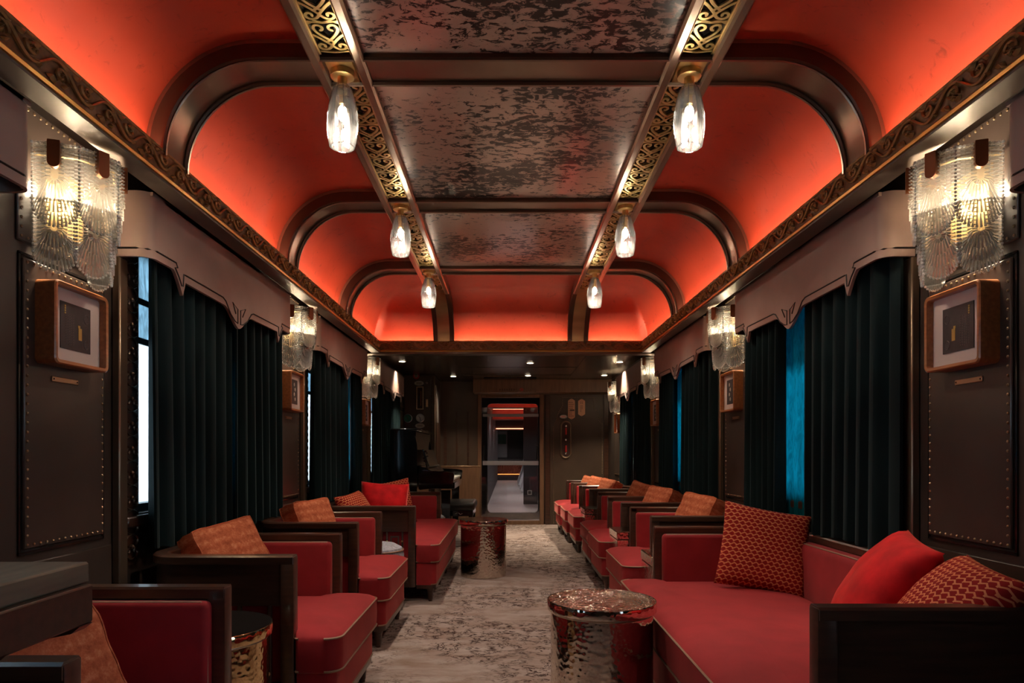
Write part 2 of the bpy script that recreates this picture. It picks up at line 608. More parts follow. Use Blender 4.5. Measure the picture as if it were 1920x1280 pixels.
    def build(self, name, material, parent=None, smooth=True, fix=True, loc=None):
        o = bpy.data.objects.new(name, self.mesh(name, material, smooth, fix))
        COL.objects.link(o)
        if parent is not None:
            o.parent = parent
        if loc is not None:
            o.location = loc
        return o


def put(name, me, parent=None, loc=(0, 0, 0), rot=(0, 0, 0), scale=(1, 1, 1)):
    o = bpy.data.objects.new(name, me)
    COL.objects.link(o)
    if parent is not None:
        o.parent = parent
    o.location, o.rotation_euler, o.scale = loc, rot, scale
    return o


def tag(o, label, cat=None, group=None, kind=None):
    o['label'] = label
    if cat:
        o['category'] = cat
    if group:
        o['group'] = group
    if kind:
        o['kind'] = kind
    return o


def empty(name, loc=(0, 0, 0), rz=0.0, parent=None):
    o = bpy.data.objects.new(name, None)
    o.empty_display_size = 0.1
    COL.objects.link(o)
    o.location = loc
    o.rotation_euler = (0, 0, rz)
    if parent is not None:
        o.parent = parent
    return o


def struct(o, label):
    o['label'] = label
    o['kind'] = 'structure'
    return o


def copy_tree(o, parent=None):
    c = o.copy()
    COL.objects.link(c)
    c.parent = parent
    for ch in o.children:
        copy_tree(ch, c)
    return c


def lamp(name, kind, loc, energy, col, size=0.03, parent=None, rot=None, spot=None, blend=0.5):
    l = bpy.data.lights.new(name, kind)
    l.energy = energy
    l.color = col
    if kind in ('POINT', 'SPOT'):
        l.shadow_soft_size = size
    if kind == 'SPOT' and spot:
        l.spot_size = spot
        l.spot_blend = blend
    o = bpy.data.objects.new(name, l)
    COL.objects.link(o)
    o.location = loc
    if rot:
        o.rotation_euler = rot
    if parent is not None:
        o.parent = parent
    return o


def round_poly(pts, radii, n=5):
    """2D polygon with rounded corners"""
    out = []
    m = len(pts)
    for i in range(m):
        p0, p1, p2 = Vector(pts[i - 1]), Vector(pts[i]), Vector(pts[(i + 1) % m])
        r = radii[i] if isinstance(radii, (list, tuple)) else radii
        if r <= 0:
            out.append((p1.x, p1.y))
            continue
        a, b = (p0 - p1), (p2 - p1)
        la, lb = a.length, b.length
        a, b = a / la, b / lb
        ang = math.acos(max(-1, min(1, a.dot(b))))
        t = min(r / math.tan(ang / 2), la * 0.49, lb * 0.49)
        rr = t * math.tan(ang / 2)
        c = p1 + (a + b).normalized() * (rr / sin(ang / 2))
        s, e = p1 + a * t - c, p1 + b * t - c
        a0, a1 = math.atan2(s.y, s.x), math.atan2(e.y, e.x)
        da = (a1 - a0 + pi) % (2 * pi) - pi
        for k in range(n + 1):
            q = a0 + da * k / n
            out.append((c.x + rr * cos(q), c.y + rr * sin(q)))
    return out


def rrect(x0, x1, y0, y1, r, n=5):
    return round_poly([(x0, y0), (x1, y0), (x1, y1), (x0, y1)], r, n)


def loft(mb, outline, center, rings, M=None):
    """stack of scaled copies of an outline: rings = [(scale, z), ...], capped at both ends"""
    n = len(outline)
    vs, fs = [], []
    for s, z in rings:
        for p in outline:
            vs.append((center[0] + (p[0] - center[0]) * s, center[1] + (p[1] - center[1]) * s, z))
    for k in range(len(rings) - 1):
        for i in range(n):
            j = (i + 1) % n
            fs.append((k * n + i, k * n + j, (k + 1) * n + j, (k + 1) * n + i))
    fs.append(tuple(range(n - 1, -1, -1)))
    fs.append(tuple((len(rings) - 1) * n + i for i in range(n)))
    return mb.add(vs, fs, M)

# ------------------------------------------------------------------ the carriage shell
XW = 1.40                      # inner face of the side walls
YB, YE = -1.3, 9.70            # rear end, far bulkhead
XC = 1.18                      # cornice face
ZTOP = 2.385                   # crown of the vault
S = [0.23 + 2.14 * k for k in range(4)]     # start of each window bay
PEL = 1.57                     # length of a pelmet
RIBS = [0.995, 2.28, 3.565, 4.85]
RIBW = 0.165
SWAP_XZ = Matrix(((1, 0, 0, 0), (0, 0, 1, 0), (0, 1, 0, 0), (0, 0, 0, 1)))      # (a,b,c)->(a,c,b)
SWAP_YZ = Matrix(((0, 0, 1, 0), (1, 0, 0, 0), (0, 1, 0, 0), (0, 0, 0, 1)))      # (a,b,c)->(c,a,b)

# floor
fl = MB().box(-1.52, 1.52, YB, YE + 0.1, -0.06, 0.0).build('floor', 'carpet', smooth=False)
struct(fl, 'taupe patterned carpet floor running down the carriage aisle')

# side walls with their window openings
for side, nm, lab in ((-1, 'wall_left', 'dark panelled carriage wall on the piano side'), (1, 'wall_right', 'dark panelled carriage wall opposite the piano')):
    mb = MB()
    xa, xb = side * XW, side * 1.52
    mb.box(xa, xb, YB, YE + 0.1, 0, 0.78)
    mb.box(xa, xb, YB, YE + 0.1, 1.78, 2.5)
    edges = [YB]
    for s in S:
        edges += [s + 0.155, s + 1.415]
    edges += [YE + 0.1]
    for i in range(0, len(edges), 2):
        mb.box(xa, xb, edges[i], edges[i + 1], 0.78, 1.78)
    w = mb.build(nm, 'wall_dark', smooth=False)
    struct(w, lab)
    # leather panels on the piers between the bays, each with its border of studs
    for k in range(4):
        g0 = S[k] + PEL
        g1 = g0 + 0.57
        p0, p1 = g0 + 0.12, g1 - 0.07
        if k == 3:
            p0, p1 = g0 + 0.12, g1 + 0.25
        pn = MB().box(xa, xa - side * 0.012, p0, p1, 0.73, 1.555, 0.004).build('leather_panel', 'leather_panel', w)
        up = MB().box(xa, xa - side * 0.008, p0 - 0.02, p1 + 0.02, 1.60, 1.99, 0.003).build('leather_panel', 'leather_panel', w)
        low = MB().box(xa, xa - side * 0.010, g0 + 0.02, g1 - 0.02, 0.05, 0.69, 0.003).build('leather_panel', 'leather_panel', w)
        for par, (a, b, z0, z1), xo in ((pn, (p0 + 0.012, p1 - 0.012, 0.742, 1.543), 0.012), (up, (p0 - 0.006, p1 + 0.006, 1.613, 1.978), 0.008)):
            sb = MB()
            nY, nZ = max(2, int((b - a) / 0.026)), int((z1 - z0) / 0.026)
            pts = [(a + (b - a) * i / nY, z) for i in range(nY + 1) for z in (z0, z1)]
            pts += [(y, z0 + (z1 - z0) * i / nZ) for i in range(1, nZ) for y in (a, b)]
            for y, z in pts:
                sb.sphere((xa - side * xo, y, z), 0.0048, 6, 4)
            o = sb.build('stud_border', 'stud', par)
            o['kind'] = 'stuff'
        gr = MB()
        for (y0_, y1_, z0_, z1_) in ((p0 - 0.012, p0 - 0.004, 0.72, 1.565), (p1 + 0.004, p1 + 0.012, 0.72, 1.565), (p0 - 0.012, p1 + 0.012, 0.715, 0.723), (p0 - 0.012, p1 + 0.012, 1.562, 1.57)):
            gr.box(xa, xa - side * 0.005, y0_, y1_, z0_, z1_)
        gr.build('panel_groove', 'black_gloss', w, smooth=False)

# rear bulkhead behind the viewer and the outer roof, closing the carriage
struct(MB().box(-1.52, 1.52, YB - 0.1, YB, 0, 2.5).build('wall_back', 'wall_end', smooth=False), 'dark wooden bulkhead closing the rear of the carriage')

# ------------------------------------------------------------------ vaulted ceiling
ceiling = empty('ceiling', (0, 0, 0))
struct(ceiling, 'scarlet vaulted carriage ceiling with bronze ribs and mottled mirror panels')


def z_side(x):
    x = abs(x)
    return ZTOP if x <= 0.865 else 2.01 + sqrt(max(0, 0.375 ** 2 - (x - 0.865) ** 2))


def z_end(y):
    return ZTOP if y <= 5.60 else 2.01 + 0.375 * sqrt(max(0, 1 - ((y - 5.60) / 0.58) ** 2))


xs = [0.0, 0.2, 0.4, 0.6, 0.75] + [0.865 + 0.375 * sin(pi / 2 * i / 22) for i in range(23)]
xs = sorted(set([-x for x in xs] + xs))
ys = [YB + (5.6 - YB) * i / 30 for i in range(30)] + [5.60 + 0.58 * sin(pi / 2 * i / 24) for i in range(25)]
mb = MB()
vsv = [(x, y, min(z_side(x), z_end(y))) for y in ys for x in xs]
nx = len(xs)
mb.add(vsv, [(j * nx + i, j * nx + i + 1, (j + 1) * nx + i + 1, (j + 1) * nx + i) for j in range(len(ys) - 1) for i in range(nx - 1)])
mb.build('vault', 'red_plaster', ceiling, fix=False)
MB().box(-1.52, 1.52, YB - 0.1, YE + 0.1, 2.5, 2.56).build('outer_roof', 'wall_end', ceiling, smooth=False)
for side in (-1, 1):
    MB().box(side * 1.25, side * XW, YB, 6.13, 2.02, 2.04).build('recess_board', 'wall_dark', ceiling, smooth=False)

# ribs
rp = []
RR = 0.318
for i in range(15):
    a = pi - (pi / 2) * i / 14
    rp.append((-0.865 + RR * cos(a), 2.01 + RR * sin(a)))
for i in range(15):
    a = pi / 2 - (pi / 2) * i / 14
    rp.append((0.865 + RR * cos(a), 2.01 + RR * sin(a)))
for y0 in RIBS:
    rib = MB().sweep(rp, [(0.062, y0), (0.0, y0), (0.0, y0 + RIBW), (0.062, y0 + RIBW)], M=SWAP_XZ).build('rib', 'bronze', ceiling)
    for ya in (y0 - 0.006, y0 + RIBW - 0.016):
        MB().sweep(rp, [(0.040, ya), (-0.006, ya), (-0.012, ya + 0.005), (-0.012, ya + 0.014), (-0.004, ya + 0.022), (0.010, ya + 0.022)], M=SWAP_XZ).build('edge_moulding', 'bronze_dark', rib)
        MB().tube([(p[0] * 0.9905, ya + 0.011, p[1] - 0.011) for p in rp], 0.0045, 5).build('bead', 'bronze', rib)

# mottled mirror panels between the ribs
for a, b in ((YB, RIBS[0]), (RIBS[0] + RIBW, RIBS[1]), (RIBS[1] + RIBW, RIBS[2]), (RIBS[2] + RIBW, RIBS[3])):
    MB().box(-0.515, 0.515, a, b, 2.335, 2.352).build('mirror_panel', 'antique_mirror', ceiling, smooth=False)


# girders with pierced brass scrollwork
def ribbon(mb, pts, w, z0, z1):
    """flat band of width w along 2D points"""
    P = [Vector(p) for p in pts]
    L, Rr = [], []
    for i, p in enumerate(P):
        t = (P[min(i + 1, len(P) - 1)] - P[max(i - 1, 0)]).normalized()
        n = Vector((-t.y, t.x)) * w / 2
        L.append(p + n)
        Rr.append(p - n)
    n = len(P)
    vs = [(*p, z) for z in (z0, z1) for p in L + Rr]
    fs = []
    for i in range(n - 1):
        a, b, c, d = i, i + 1, n + i + 1, n + i
        fs += [(a, b, c, d), (a + 2 * n, d + 2 * n, c + 2 * n, b + 2 * n), (a, a + 2 * n, b + 2 * n, b), (d, c, c + 2 * n, d + 2 * n)]
    fs += [(0, n, 3 * n, 2 * n), (n - 1, 3 * n - 1, 4 * n - 1, 2 * n - 1)]
    mb.add(vs, fs)


def bez(p0, p1, p2, p3, n=9):
    out = []
    for i in range(n + 1):
        t = i / n
        u = 1 - t
        out.append((u ** 3 * p0[0] + 3 * u * u * t * p1[0] + 3 * u * t * t * p2[0] + t ** 3 * p3[0],
                    u ** 3 * p0[1] + 3 * u * u * t * p1[1] + 3 * u * t * t * p2[1] + t ** 3 * p3[1]))
    return out


def spiral(cx, cy, r0, r1, a0, a1, n=12):
    return [(cx + (r0 + (r1 - r0) * i / n) * cos(a0 + (a1 - a0) * i / n), cy + (r0 + (r1 - r0) * i / n) * sin(a0 + (a1 - a0) * i / n)) for i in range(n + 1)]


ML = 0.160       # length of one scroll motif
mb = MB()
W_ = 0.0105
for s in (-1, 1):
    f = lambda pts: [(s * x, y) for x, y in pts]
    ribbon(mb, f(bez((-0.012, -0.018), (0.03, 0.014), (0.052, 0.050), (0.034, 0.068)) + spiral(0.024, 0.052, 0.019, 0.009, R(60), R(270))[1:]), W_, 0, 0.006)
    ribbon(mb, f(bez((0.055, 0.078), (0.028, 0.09), (0.03, 0.094), (0.0, 0.082))), W_ * 0.9, 0, 0.006)
    ribbon(mb, f(bez((0.055, 0.020), (0.04, 0.012), (0.026, -0.004), (0.0, -0.036))), W_, 0, 0.006)
    ribbon(mb, f(bez((0.0, -0.036), (0.012, -0.068), (0.046, -0.066), (0.047, -0.042)) + spiral(0.033, -0.042, 0.014, 0.006, 0, R(230))[1:]), W_, 0, 0.006)
    ribbon(mb, f([(0.055, -0.070), (0.028, -0.074), (0.0, -0.079)]), W_ * 0.8, 0, 0.006)
    ribbon(mb, f([(0.0, -0.004), (0.012, -0.018), (0.0, -0.034)]), 0.006, 0, 0.006)
scroll_me = mb.mesh('scroll_motif', 'brass')
scroll_me.materials[0] = MATS['brass']
for side in (-1, 1):
    gir = MB().box(side * 0.535, side * 0.665, YB, 5.565, 2.340, 2.350).build('girder', 'black_gloss', ceiling, smooth=False)
    for xa, xb in ((0.508, 0.546), (0.654, 0.692)):
        prof = [(xa, 2.384), (xa, 2.318), (xa + 0.008, 2.310), (xb - 0.008, 2.310), (xb, 2.318), (xb, 2.384)]
        MB().prism([(side * p, z) for p, z in prof], YB, 5.6, 'y').build('girder_rail', 'bronze', gir, smooth=False)
    for xe in (0.549, 0.651):
        MB().box(side * (xe - 0.003), side * (xe + 0.003), YB, 5.565, 2.330, 2.341).build('brass_edge', 'brass', gir, smooth=False)
    for (a, b) in ((YB, RIBS[0]), (RIBS[0] + RIBW, RIBS[1]), (RIBS[1] + RIBW, RIBS[2]), (RIBS[2] + RIBW, RIBS[3]), (RIBS[3] + RIBW, 5.565)):
        if b < 1.2:
            continue
        n = max(1, round((b - a - 0.02) / ML))
        st = (b - a - 0.02) / n
        for i in range(n):
            put('scroll_motif', scroll_me, gir, (side * 0.60, a + 0.01 + st * (i + 0.5), 2.333), scale=(0.93, -st / ML, 1))
    for y0 in RIBS:      # brass mounting square over each rib
        MB().box(side * 0.552, side * 0.648, y0 + 0.002, y0 + RIBW - 0.002, 2.322, 2.334, 0.003).build('mounting_plate', 'brass', gir)
    # the girder bends down to the end cornice as a plain brass band
    ep = [(5.56, 2.335)] + [(5.60 + 0.512 * sin(pi / 2 * i / 14), 2.01 + 0.325 * cos(pi / 2 * i / 14)) for i in range(15)]
    MB().sweep(ep, [(0.0, side * 0.54), (0.0, side * 0.66), (0.045, side * 0.66), (0.045, side * 0.54)], M=SWAP_YZ).build('end_band', 'brass_band', gir)
    for xa, xb in ((0.508, 0.546), (0.654, 0.692)):
        MB().sweep(ep, [(-0.014, side * xa), (-0.014, side * xb), (0.045, side * xb), (0.045, side * xa)], M=SWAP_YZ).build('end_rail', 'bronze_dark', gir)

# ------------------------------------------------------------------ carved cornices with the light trough behind them
VL = 0.21     # one wave of the vine


def leaf(mb, x, y, ang, ln, wd, z=0.004):
    M = Matrix.Translation((x, y, 0)) @ Matrix.Rotation(ang, 4, 'Z')
    vs = [(0, 0, 0.001)]
    prof = [(0.2, 0.7), (0.45, 1.0), (0.7, 0.65)]
    for t, w in prof:
        vs += [(ln * t, -wd * w, 0.001), (ln * t, 0, z), (ln * t, wd * w, 0.001)]
    vs.append((ln, 0, 0.001))
    fs = [(0, 1, 2), (0, 2, 3)]
    for k in range(2):
        o = 1 + 3 * k
        fs += [(o, o + 3, o + 4, o + 1), (o + 1, o + 4, o + 5, o + 2)]
    fs += [(7, 10, 8), (8, 10, 9)]
    mb.add(vs, fs, M)


mb = MB()        # local: x along the cornice, y up, z out of the face
H2 = 0.033
stem = [(VL * (i / 24 - 0.5), H2 * 0.78 * sin(2 * pi * i / 24), 0.003) for i in range(25)]
mb.tube(stem, 0.0036, 5)
for s in (-1, 1):
    cx = s * VL * 0.25
    sg = 1 if s < 0 else -1
    for r0, r1, a0, a1 in ((0.022, 0.006, R(200), R(-160)),):
        sp_ = [(cx + s * p[0] * 1.15 + 0.006, -sg * 0.006 + sg * p[1] * 0.9, 0.004) for p in spiral(0, 0, r0, r1, a0, a1, 18)]
        mb.tube(sp_, [0.0034 - 0.0012 * i / 18 for i in range(19)], 5)
    for k in range(5):
        a = R(72 * k + 20) + s
        leaf(mb, cx + 0.006 + 0.004 * cos(a), -sg * 0.006 + 0.004 * sin(a), a, 0.013, 0.0045, 0.006)
    leaf(mb, cx - 0.034, -sg * 0.018, R(-40 * sg), 0.030, 0.008, 0.006)
    leaf(mb, cx + 0.036, -sg * 0.020, R(200 * 1) * sg, 0.026, 0.007, 0.006)
    leaf(mb, cx + 0.040, sg * 0.024, R(-150) * sg, 0.026, 0.007, 0.006)
    leaf(mb, cx - 0.045, -sg * 0.026, R(10) * sg, 0.028, 0.006, 0.006)
mb.v = [(x, y, z * 1.9) for x, y, z in mb.v]
vine_me = mb.mesh('vine_scroll', 'carved', fix=False)

ZF0, ZF1 = 1.930, 2.017
for side, nm, lab in ((-1, 'trim_1', 'carved vine cornice with gold lip along the piano side'), (1, 'trim_2', 'carved vine cornice with gold lip along the side opposite the piano')):
    c = MB().box(side * XC, side * (XC + 0.008), YB, 6.13, ZF0 - 0.01, ZF1).build(nm, 'carved_ground', smooth=False)
    struct(c, lab)
    MB().box(side * (XC - 0.004), side * (XC + 0.008), YB, 6.12, ZF1 - 0.008, ZF1 + 0.002, 0.002).build('top_edge', 'carved', c)
    MB().prism([(side * p, z) for p, z in ((XC - 0.010, 1.917), (XC - 0.012, 1.926), (XC - 0.004, 1.935), (XC + 0.006, 1.935), (XC + 0.006, 1.915))], YB, 6.12, 'y').build('gold_lip', 'gold_lip', c, smooth=False)
    MB().box(side * (XC - 0.004), side * 1.25, YB, 6.12, 1.908, 1.918).build('underside_board', 'soffit', c, smooth=False)
    MB().box(side * 1.242, side * 1.25, YB, 6.13, 1.918, 2.04).build('back_board', 'wall_dark', c, smooth=False)
    st = MB().box(side * (XC + 0.009), side * (XC + 0.017), YB, 6.1, 1.992, 1.996).build('light_strip', 'led_cove', c, smooth=False)
    n = int((6.10 - 0.2) / VL)
    for i in range(n):
        y = 6.10 - VL * (i + 0.5)
        put('vine_scroll', vine_me, c, (side * (XC - 0.001), y, 1.974), (R(90), 0, R(-90) * side))
c = MB().box(-XC, XC, 6.13, 6.138, ZF0 - 0.01, ZF1).build('trim_3', 'carved_ground', smooth=False)
struct(c, 'carved vine cornice crossing the carriage below the end vault')
MB().box(-XC, XC, 6.126, 6.138, ZF1 - 0.008, ZF1 + 0.002, 0.002).build('top_edge', 'carved', c)
MB().prism([(6.120, 1.917), (6.118, 1.926), (6.126, 1.935), (6.136, 1.935), (6.136, 1.915)], -XC, XC, 'x').build('gold_lip', 'gold_lip', c, smooth=False)
MB().box(-XW, XW, 6.126, 6.25, 1.900, 1.916).build('underside_board', 'bronze_dark', c, smooth=False)
MB().box(-XC, XC, 6.139, 6.147, 1.992, 1.996).build('light_strip', 'led_cove', c, smooth=False)
n = 11
for i in range(n):
    put('vine_scroll', vine_me, c, (-XC + 2 * XC * (i + 0.5) / n, 6.129, 1.974), (R(90), 0, 0), scale=(2 * XC / n / VL, 1, 1))
struct(MB().box(-1.40, 1.40, 6.185, 6.25, 1.91, 2.5).build('wall_bulkhead', 'wall_dark', smooth=False), 'dark bulkhead above the lower ceiling behind the end cornice')

# ------------------------------------------------------------------ lower ceiling at the far end
lc = MB().box(-XW, XW, 6.2, YE, 2.03, 2.06).build('ceiling_low', 'low_ceiling', smooth=False)
struct(lc, 'low dark glossy ceiling with seams over the far end')
for x in (-0.62, 0.80):
    MB().box(x - 0.004, x + 0.004, 6.25, YE, 2.027, 2.031).build('panel_seam', 'black_gloss', lc, smooth=False)
for y in (7.1, 8.1, 8.9):
    MB().box(-0.62, 0.80, y - 0.004, y + 0.004, 2.0275, 2.031).build('panel_seam', 'black_gloss', lc, smooth=False)
MB().box(-0.35, 0.36, 9.20, 9.38, 2.018, 2.031, 0.003).build('air_slot', 'black_gloss', lc)

# ------------------------------------------------------------------ windows, sills, curtains, pelmets
cur_x = 1.325
n_win = 0
SIDE = {-1: 'on the piano side', 1: 'opposite the piano'}
BAYW = {0: 'nearest the viewer', 1: 'first full bay', 2: 'middle bay', 3: 'farthest bay'}
for side in (-1, 1):
    for k, s in enumerate(S):
        n_win += 1
        xa = side * XW
        w = empty('window_%d' % n_win, (0, 0, 0))
        struct(w, 'tall carriage window behind curtains, %s %s' % (BAYW[k], SIDE[side]))
        a, b = s + 0.155, s + 1.415
        fr = MB()
        for (y0, y1, z0, z1) in ((a, a + 0.03, 0.78, 1.78), (b - 0.03, b, 0.78, 1.78), (a, b, 0.78, 0.81), (a, b, 1.75, 1.78)):
            fr.box(side * 1.44, side * 1.48, y0, y1, z0, z1)
        fr.build('frame', 'frame_metal', w, smooth=False)
        MB().box(side * 1.457, side * 1.463, a + 0.028, b - 0.028, 0.808, 1.752).build('pane', 'window_glass', w, smooth=False)
        MB().box(side * (XW - 0.028), side * 1.45, s + 0.05, s + 1.52, 0.735, 0.775, 0.006).build('sill', 'wood', w)
        for ya in (s - 0.008, s + 1.525):
            MB().box(xa - side * 0.03, xa, ya, ya + 0.052, 0.10, 1.684, 0.005).build('side_trim', 'trim_metal', w)
        for ya in (s + 0.048, s + 1.417):
            g = MB().box(xa - side * 0.008, xa, ya, ya + 0.105, 0.60, 1.80).build('carved_grille', 'wood', w, smooth=False)
            gm = MB()
            nz = 13
            for i in range(nz):
                z0 = 0.62 + i * (1.16 / nz)
                z1 = z0 + 1.16 / nz
                zc = (z0 + z1) / 2
                yc = ya + 0.0525
                for q in (-1, 1):
                    pts = bez((0, 0), (0.045, 0.004), (0.048, 0.03), (0.022, 0.042), 6) + spiral(0.024, 0.030, 0.012, 0.005, R(95), R(330), 6)
                    gm.tube([(xa - side * 0.011, yc + q * p[0], z0 + p[1]) for p in pts], 0.0035, 4)
                    gm.tube([(xa - side * 0.011, yc + q * p[0], z1 - p[1]) for p in pts[:7]], 0.0035, 4)
                gm.sphere((xa - side * 0.012, yc, zc), 0.009, 6, 4)
            gm.build('carving', 'bronze_dark', g)
        # roller blind, let down a third of the way
        bl = MB().box(side * 1.425, side * 1.429, a + 0.01, b - 0.01, 1.43, 1.775).build('window_blind', 'blind_white', smooth=False)
        tag(bl, 'pale roller blind in the %s window %s' % (BAYW[k], SIDE[side]), 'blind', 'roller blinds')
        for z in (1.43, 1.58):
            MB().box(side * 1.420, side * 1.432, a + 0.01, b - 0.01, z - 0.012, z + 0.012, 0.003).build('blind_bar', 'frame_metal', bl)


def curtain(side, y0, y1, folds, seed, name, material, x, amp, label, group, z0=0.655, z1=1.80, cat='curtain', wrap=0.0):
    rnd = random.Random(seed)
    ph = [rnd.uniform(0, 6.28) for _ in range(3)]
    ny, nz = folds * 10, 14
    th = 0.010
    vs, fs = [], []
    for layer in (0, 1):
        for j in range(nz + 1):
            t = j / nz
            z = z0 + (z1 - z0) * t
            flare = 0.75 + 0.35 * (1 - t)
            for i in range(ny + 1):
                u = i / ny
                ph0 = 2 * pi * folds * (u + 0.012 * sin(3 * u * pi + ph[1]) * (1 - 0.4 * t)) + ph[0]
                w = (2.2 * abs(sin(ph0 / 2 + 0.25 * sin(ph0 + ph[2]))) - 1.2)
                yy = y0 + (y1 - y0) * u + 0.010 * cos(ph0) * flare + 0.012 * (1 - t) * sin(ph[2] + 5 * u)
                xx = x - amp * w * flare + (th if layer else 0) + wrap * max(0.0, 1 - u * (y1 - y0) / 0.07)
                vs.append((side * xx, yy, z + (0.006 * sin(9 * u + ph[1]) if j == 0 else 0)))
    n = ny + 1
    q = n * (nz + 1)
    for j in range(nz):
        for i in range(ny):
            a = j * n + i
            fs.append((a, a + 1, a + n + 1, a + n))
            fs.append((q + a, q + a + n, q + a + n + 1, q + a + 1))
    for i in range(ny):
        fs.append((i, q + i, q + i + 1, i + 1))
        a = nz * n + i
        fs.append((a, a + 1, q + a + 1, q + a))
    for j in range(nz):
        a = j * n
        fs.append((a, a + n, q + a + n, q + a))
        a = j * n + ny
        fs.append((a, q + a, q + a + n, a + n))
    mb = MB()
    mb.add(vs, fs)
    o = mb.build(name, material)
    tag(o, label, cat, group)
    return o


GAPS = {(-1, 1): (0.80, 0.86), (-1, 2): (0.98, 1.20), (-1, 3): (0.80, 0.98), (1, 1): (0.70, 1.00), (1, 2): (0.80, 1.02), (1, 3): (0.72, 0.95), (-1, 0): (0.8, 0.86), (1, 0): (0.8, 0.86)}
for side in (-1, 1):
    for k, s in enumerate(S):
        g0, g1 = GAPS[(side, k)]
        near0 = (0, 0.100, 0.045, 0.02)[k] if side < 0 else 0.02
        if k > 0:
            curtain(side, s + near0, s + g0, 7, 10 * k + side, 'velvet_curtain', 'velvet_teal', cur_x, 0.028,
                    'dark teal velvet curtain, near half of %s window %s' % (BAYW[k], SIDE[side]), 'teal velvet curtains', wrap=0.0 if side < 0 and k < 3 else 0.04)
            curtain(side, s + g0 - 0.16, s + g1 + 0.12, 6, 70 * k + side, 'sheer_curtain', 'sheer_blue', 1.376, 0.006,
                    'glowing blue sheer in the gap of %s window %s' % (BAYW[k], SIDE[side]), 'blue sheer curtains', 0.70, 1.79)
        curtain(side, s + g1, s + 1.50, 6, 30 * k + side, 'velvet_curtain', 'velvet_teal', cur_x, 0.028,
                'dark teal velvet curtain, %s half of %s window %s' % ('only visible' if k == 0 else 'far', BAYW[k], SIDE[side]), 'teal velvet curtains')

# pelmets: leather boards with a scalloped lower edge and an inlaid dark line
XP = 1.27


def low_edge(u):
    """height of the lower edge at u metres from the middle of the pelmet"""
    u = abs(u)
    if u > 0.615:
        return 1.687
    if u > 0.545:
        t = (0.615 - u) / 0.07
        return 1.687 - 0.082 * (t ** 1.3)
    if u > 0.522:
        t = (0.545 - u) / 0.023
        return 1.605 + 0.050 * t
    if u > 0.165:
        return 1.655 + 0.004 * ((u - 0.165) / 0.357)
    t = u / 0.165
    return 1.578 + 0.077 * (t ** 2 * (3 - 2 * t)) ** 0.85


hl = PEL / 2
us = [-hl, -0.70, -0.63, -0.615] + [-0.615 + 0.07 * i / 6 for i in range(1, 7)] + [-0.53, -0.522, -0.4, -0.3, -0.2]
us += [-0.165 + 0.33 * i / 20 for i in range(21)]
us += [-u for u in reversed(us[:15])]
us = sorted(set(round(u, 4) for u in us))


def pelmet_mesh():
    """local: y along the window (0 = middle), x towards the aisle is negative, wall at x = XW - XP"""
    mb = MB()
    dpt = XW - XP - 0.013
    r = 0.05
    top = 1.916
    path = [(dpt, -hl)]                                  # along the return, around the corner, along the front
    path += [(r + r * cos(R(-90 - 90 * i / 6)), -hl + r + r * sin(R(-90 - 90 * i / 6))) for i in range(7)]
    fr = [(0.0, u) for u in us if -hl + r < u < hl - r]
    path += fr
    path += [(r + r * cos(R(180 - 90 * i / 6)), hl - r + r * sin(R(180 - 90 * i / 6))) for i in range(7)]
    path += [(dpt, hl)]
    vs, fs = [], []
    th = 0.012
    m = len(path)
    for (x, y) in path:
        zb = low_edge(y)
        k = th
        sx = x + k if abs(y) < hl - 0.02 else x
        sy = y - math.copysign(k, y) if x > 0.005 else y
        vs += [(x, y, zb), (x, y, top), (sx, sy, top), (sx, sy, zb)]
    for i in range(m - 1):
        a, b = 4 * i, 4 * i + 4
        for q in range(4):
            q2 = (q + 1) % 4
            fs.append((a + q, b + q, b + q2, a + q2))
    fs += [(0, 1, 2, 3), (4 * m - 4, 4 * m - 1, 4 * m - 2, 4 * m - 3)]
    mb.add(vs, fs)
    mb.box(0.0, dpt, -hl + 0.02, hl - 0.02, top - 0.012, top + 0.001)
    return mb.mesh('pelmet', 'pelmet')


def pelmet_line_mesh():
    mb = MB()

    def line(pts, w=0.0035):
        mb.tube([(-0.0005, p[0], p[1]) for p in pts], w, 4)
    for s in (-1, 1):
        q = [(hl - 0.05, 1.716), (0.60, 1.716), (0.588, 1.700), (0.608, 1.696), (0.578, 1.668), (0.556, 1.640), (0.545, 1.640), (0.540, 1.687), (0.52, 1.688), (0.18, 1.684), (0.15, 1.674), (0.10, 1.630), (0.05, 1.606), (0.016, 1.600), (0.016, 1.665), (0.075, 1.684), (0.040, 1.640)]
        line([(s * u, z) for u, z in q])
        mb.tube([(XW - XP - 0.014, s * (hl + 0.0005), 1.716), (0.05, s * (hl + 0.0005), 1.716), (0.015, s * (hl - 0.014), 1.716), (-0.0005, s * (hl - 0.05), 1.716)], 0.0035, 4)
    return mb.mesh('inlaid_line', 'pelmet_line')


pm, plm = pelmet_mesh(), pelmet_line_mesh()
for side in (-1, 1):
    for k, s in enumerate(S):
        o = put('pelmet', pm, None, (side * XP, s + hl, 0), (0, 0, 0 if side > 0 else pi))
        tag(o, 'mauve scalloped leather pelmet with dark inlaid line, %s %s' % (BAYW[k], SIDE[side]), 'pelmet', 'scalloped pelmets')
        put('inlaid_line', plm, o)

# ------------------------------------------------------------------ far bulkhead with the sliding door
mb = MB()
mb.box(-1.52, -0.455, YE, YE + 0.1, 0, 2.5)
mb.box(0.485, 1.52, YE, YE + 0.1, 0, 2.5)
mb.box(-0.455, 0.485, YE, YE + 0.1, 1.855, 2.5)
we = mb.build('wall_end', 'wall_end', smooth=False)
struct(we, 'dark brown bulkhead around the glass door at the far end')
# stepped stud outline on the right leaf
pts = []


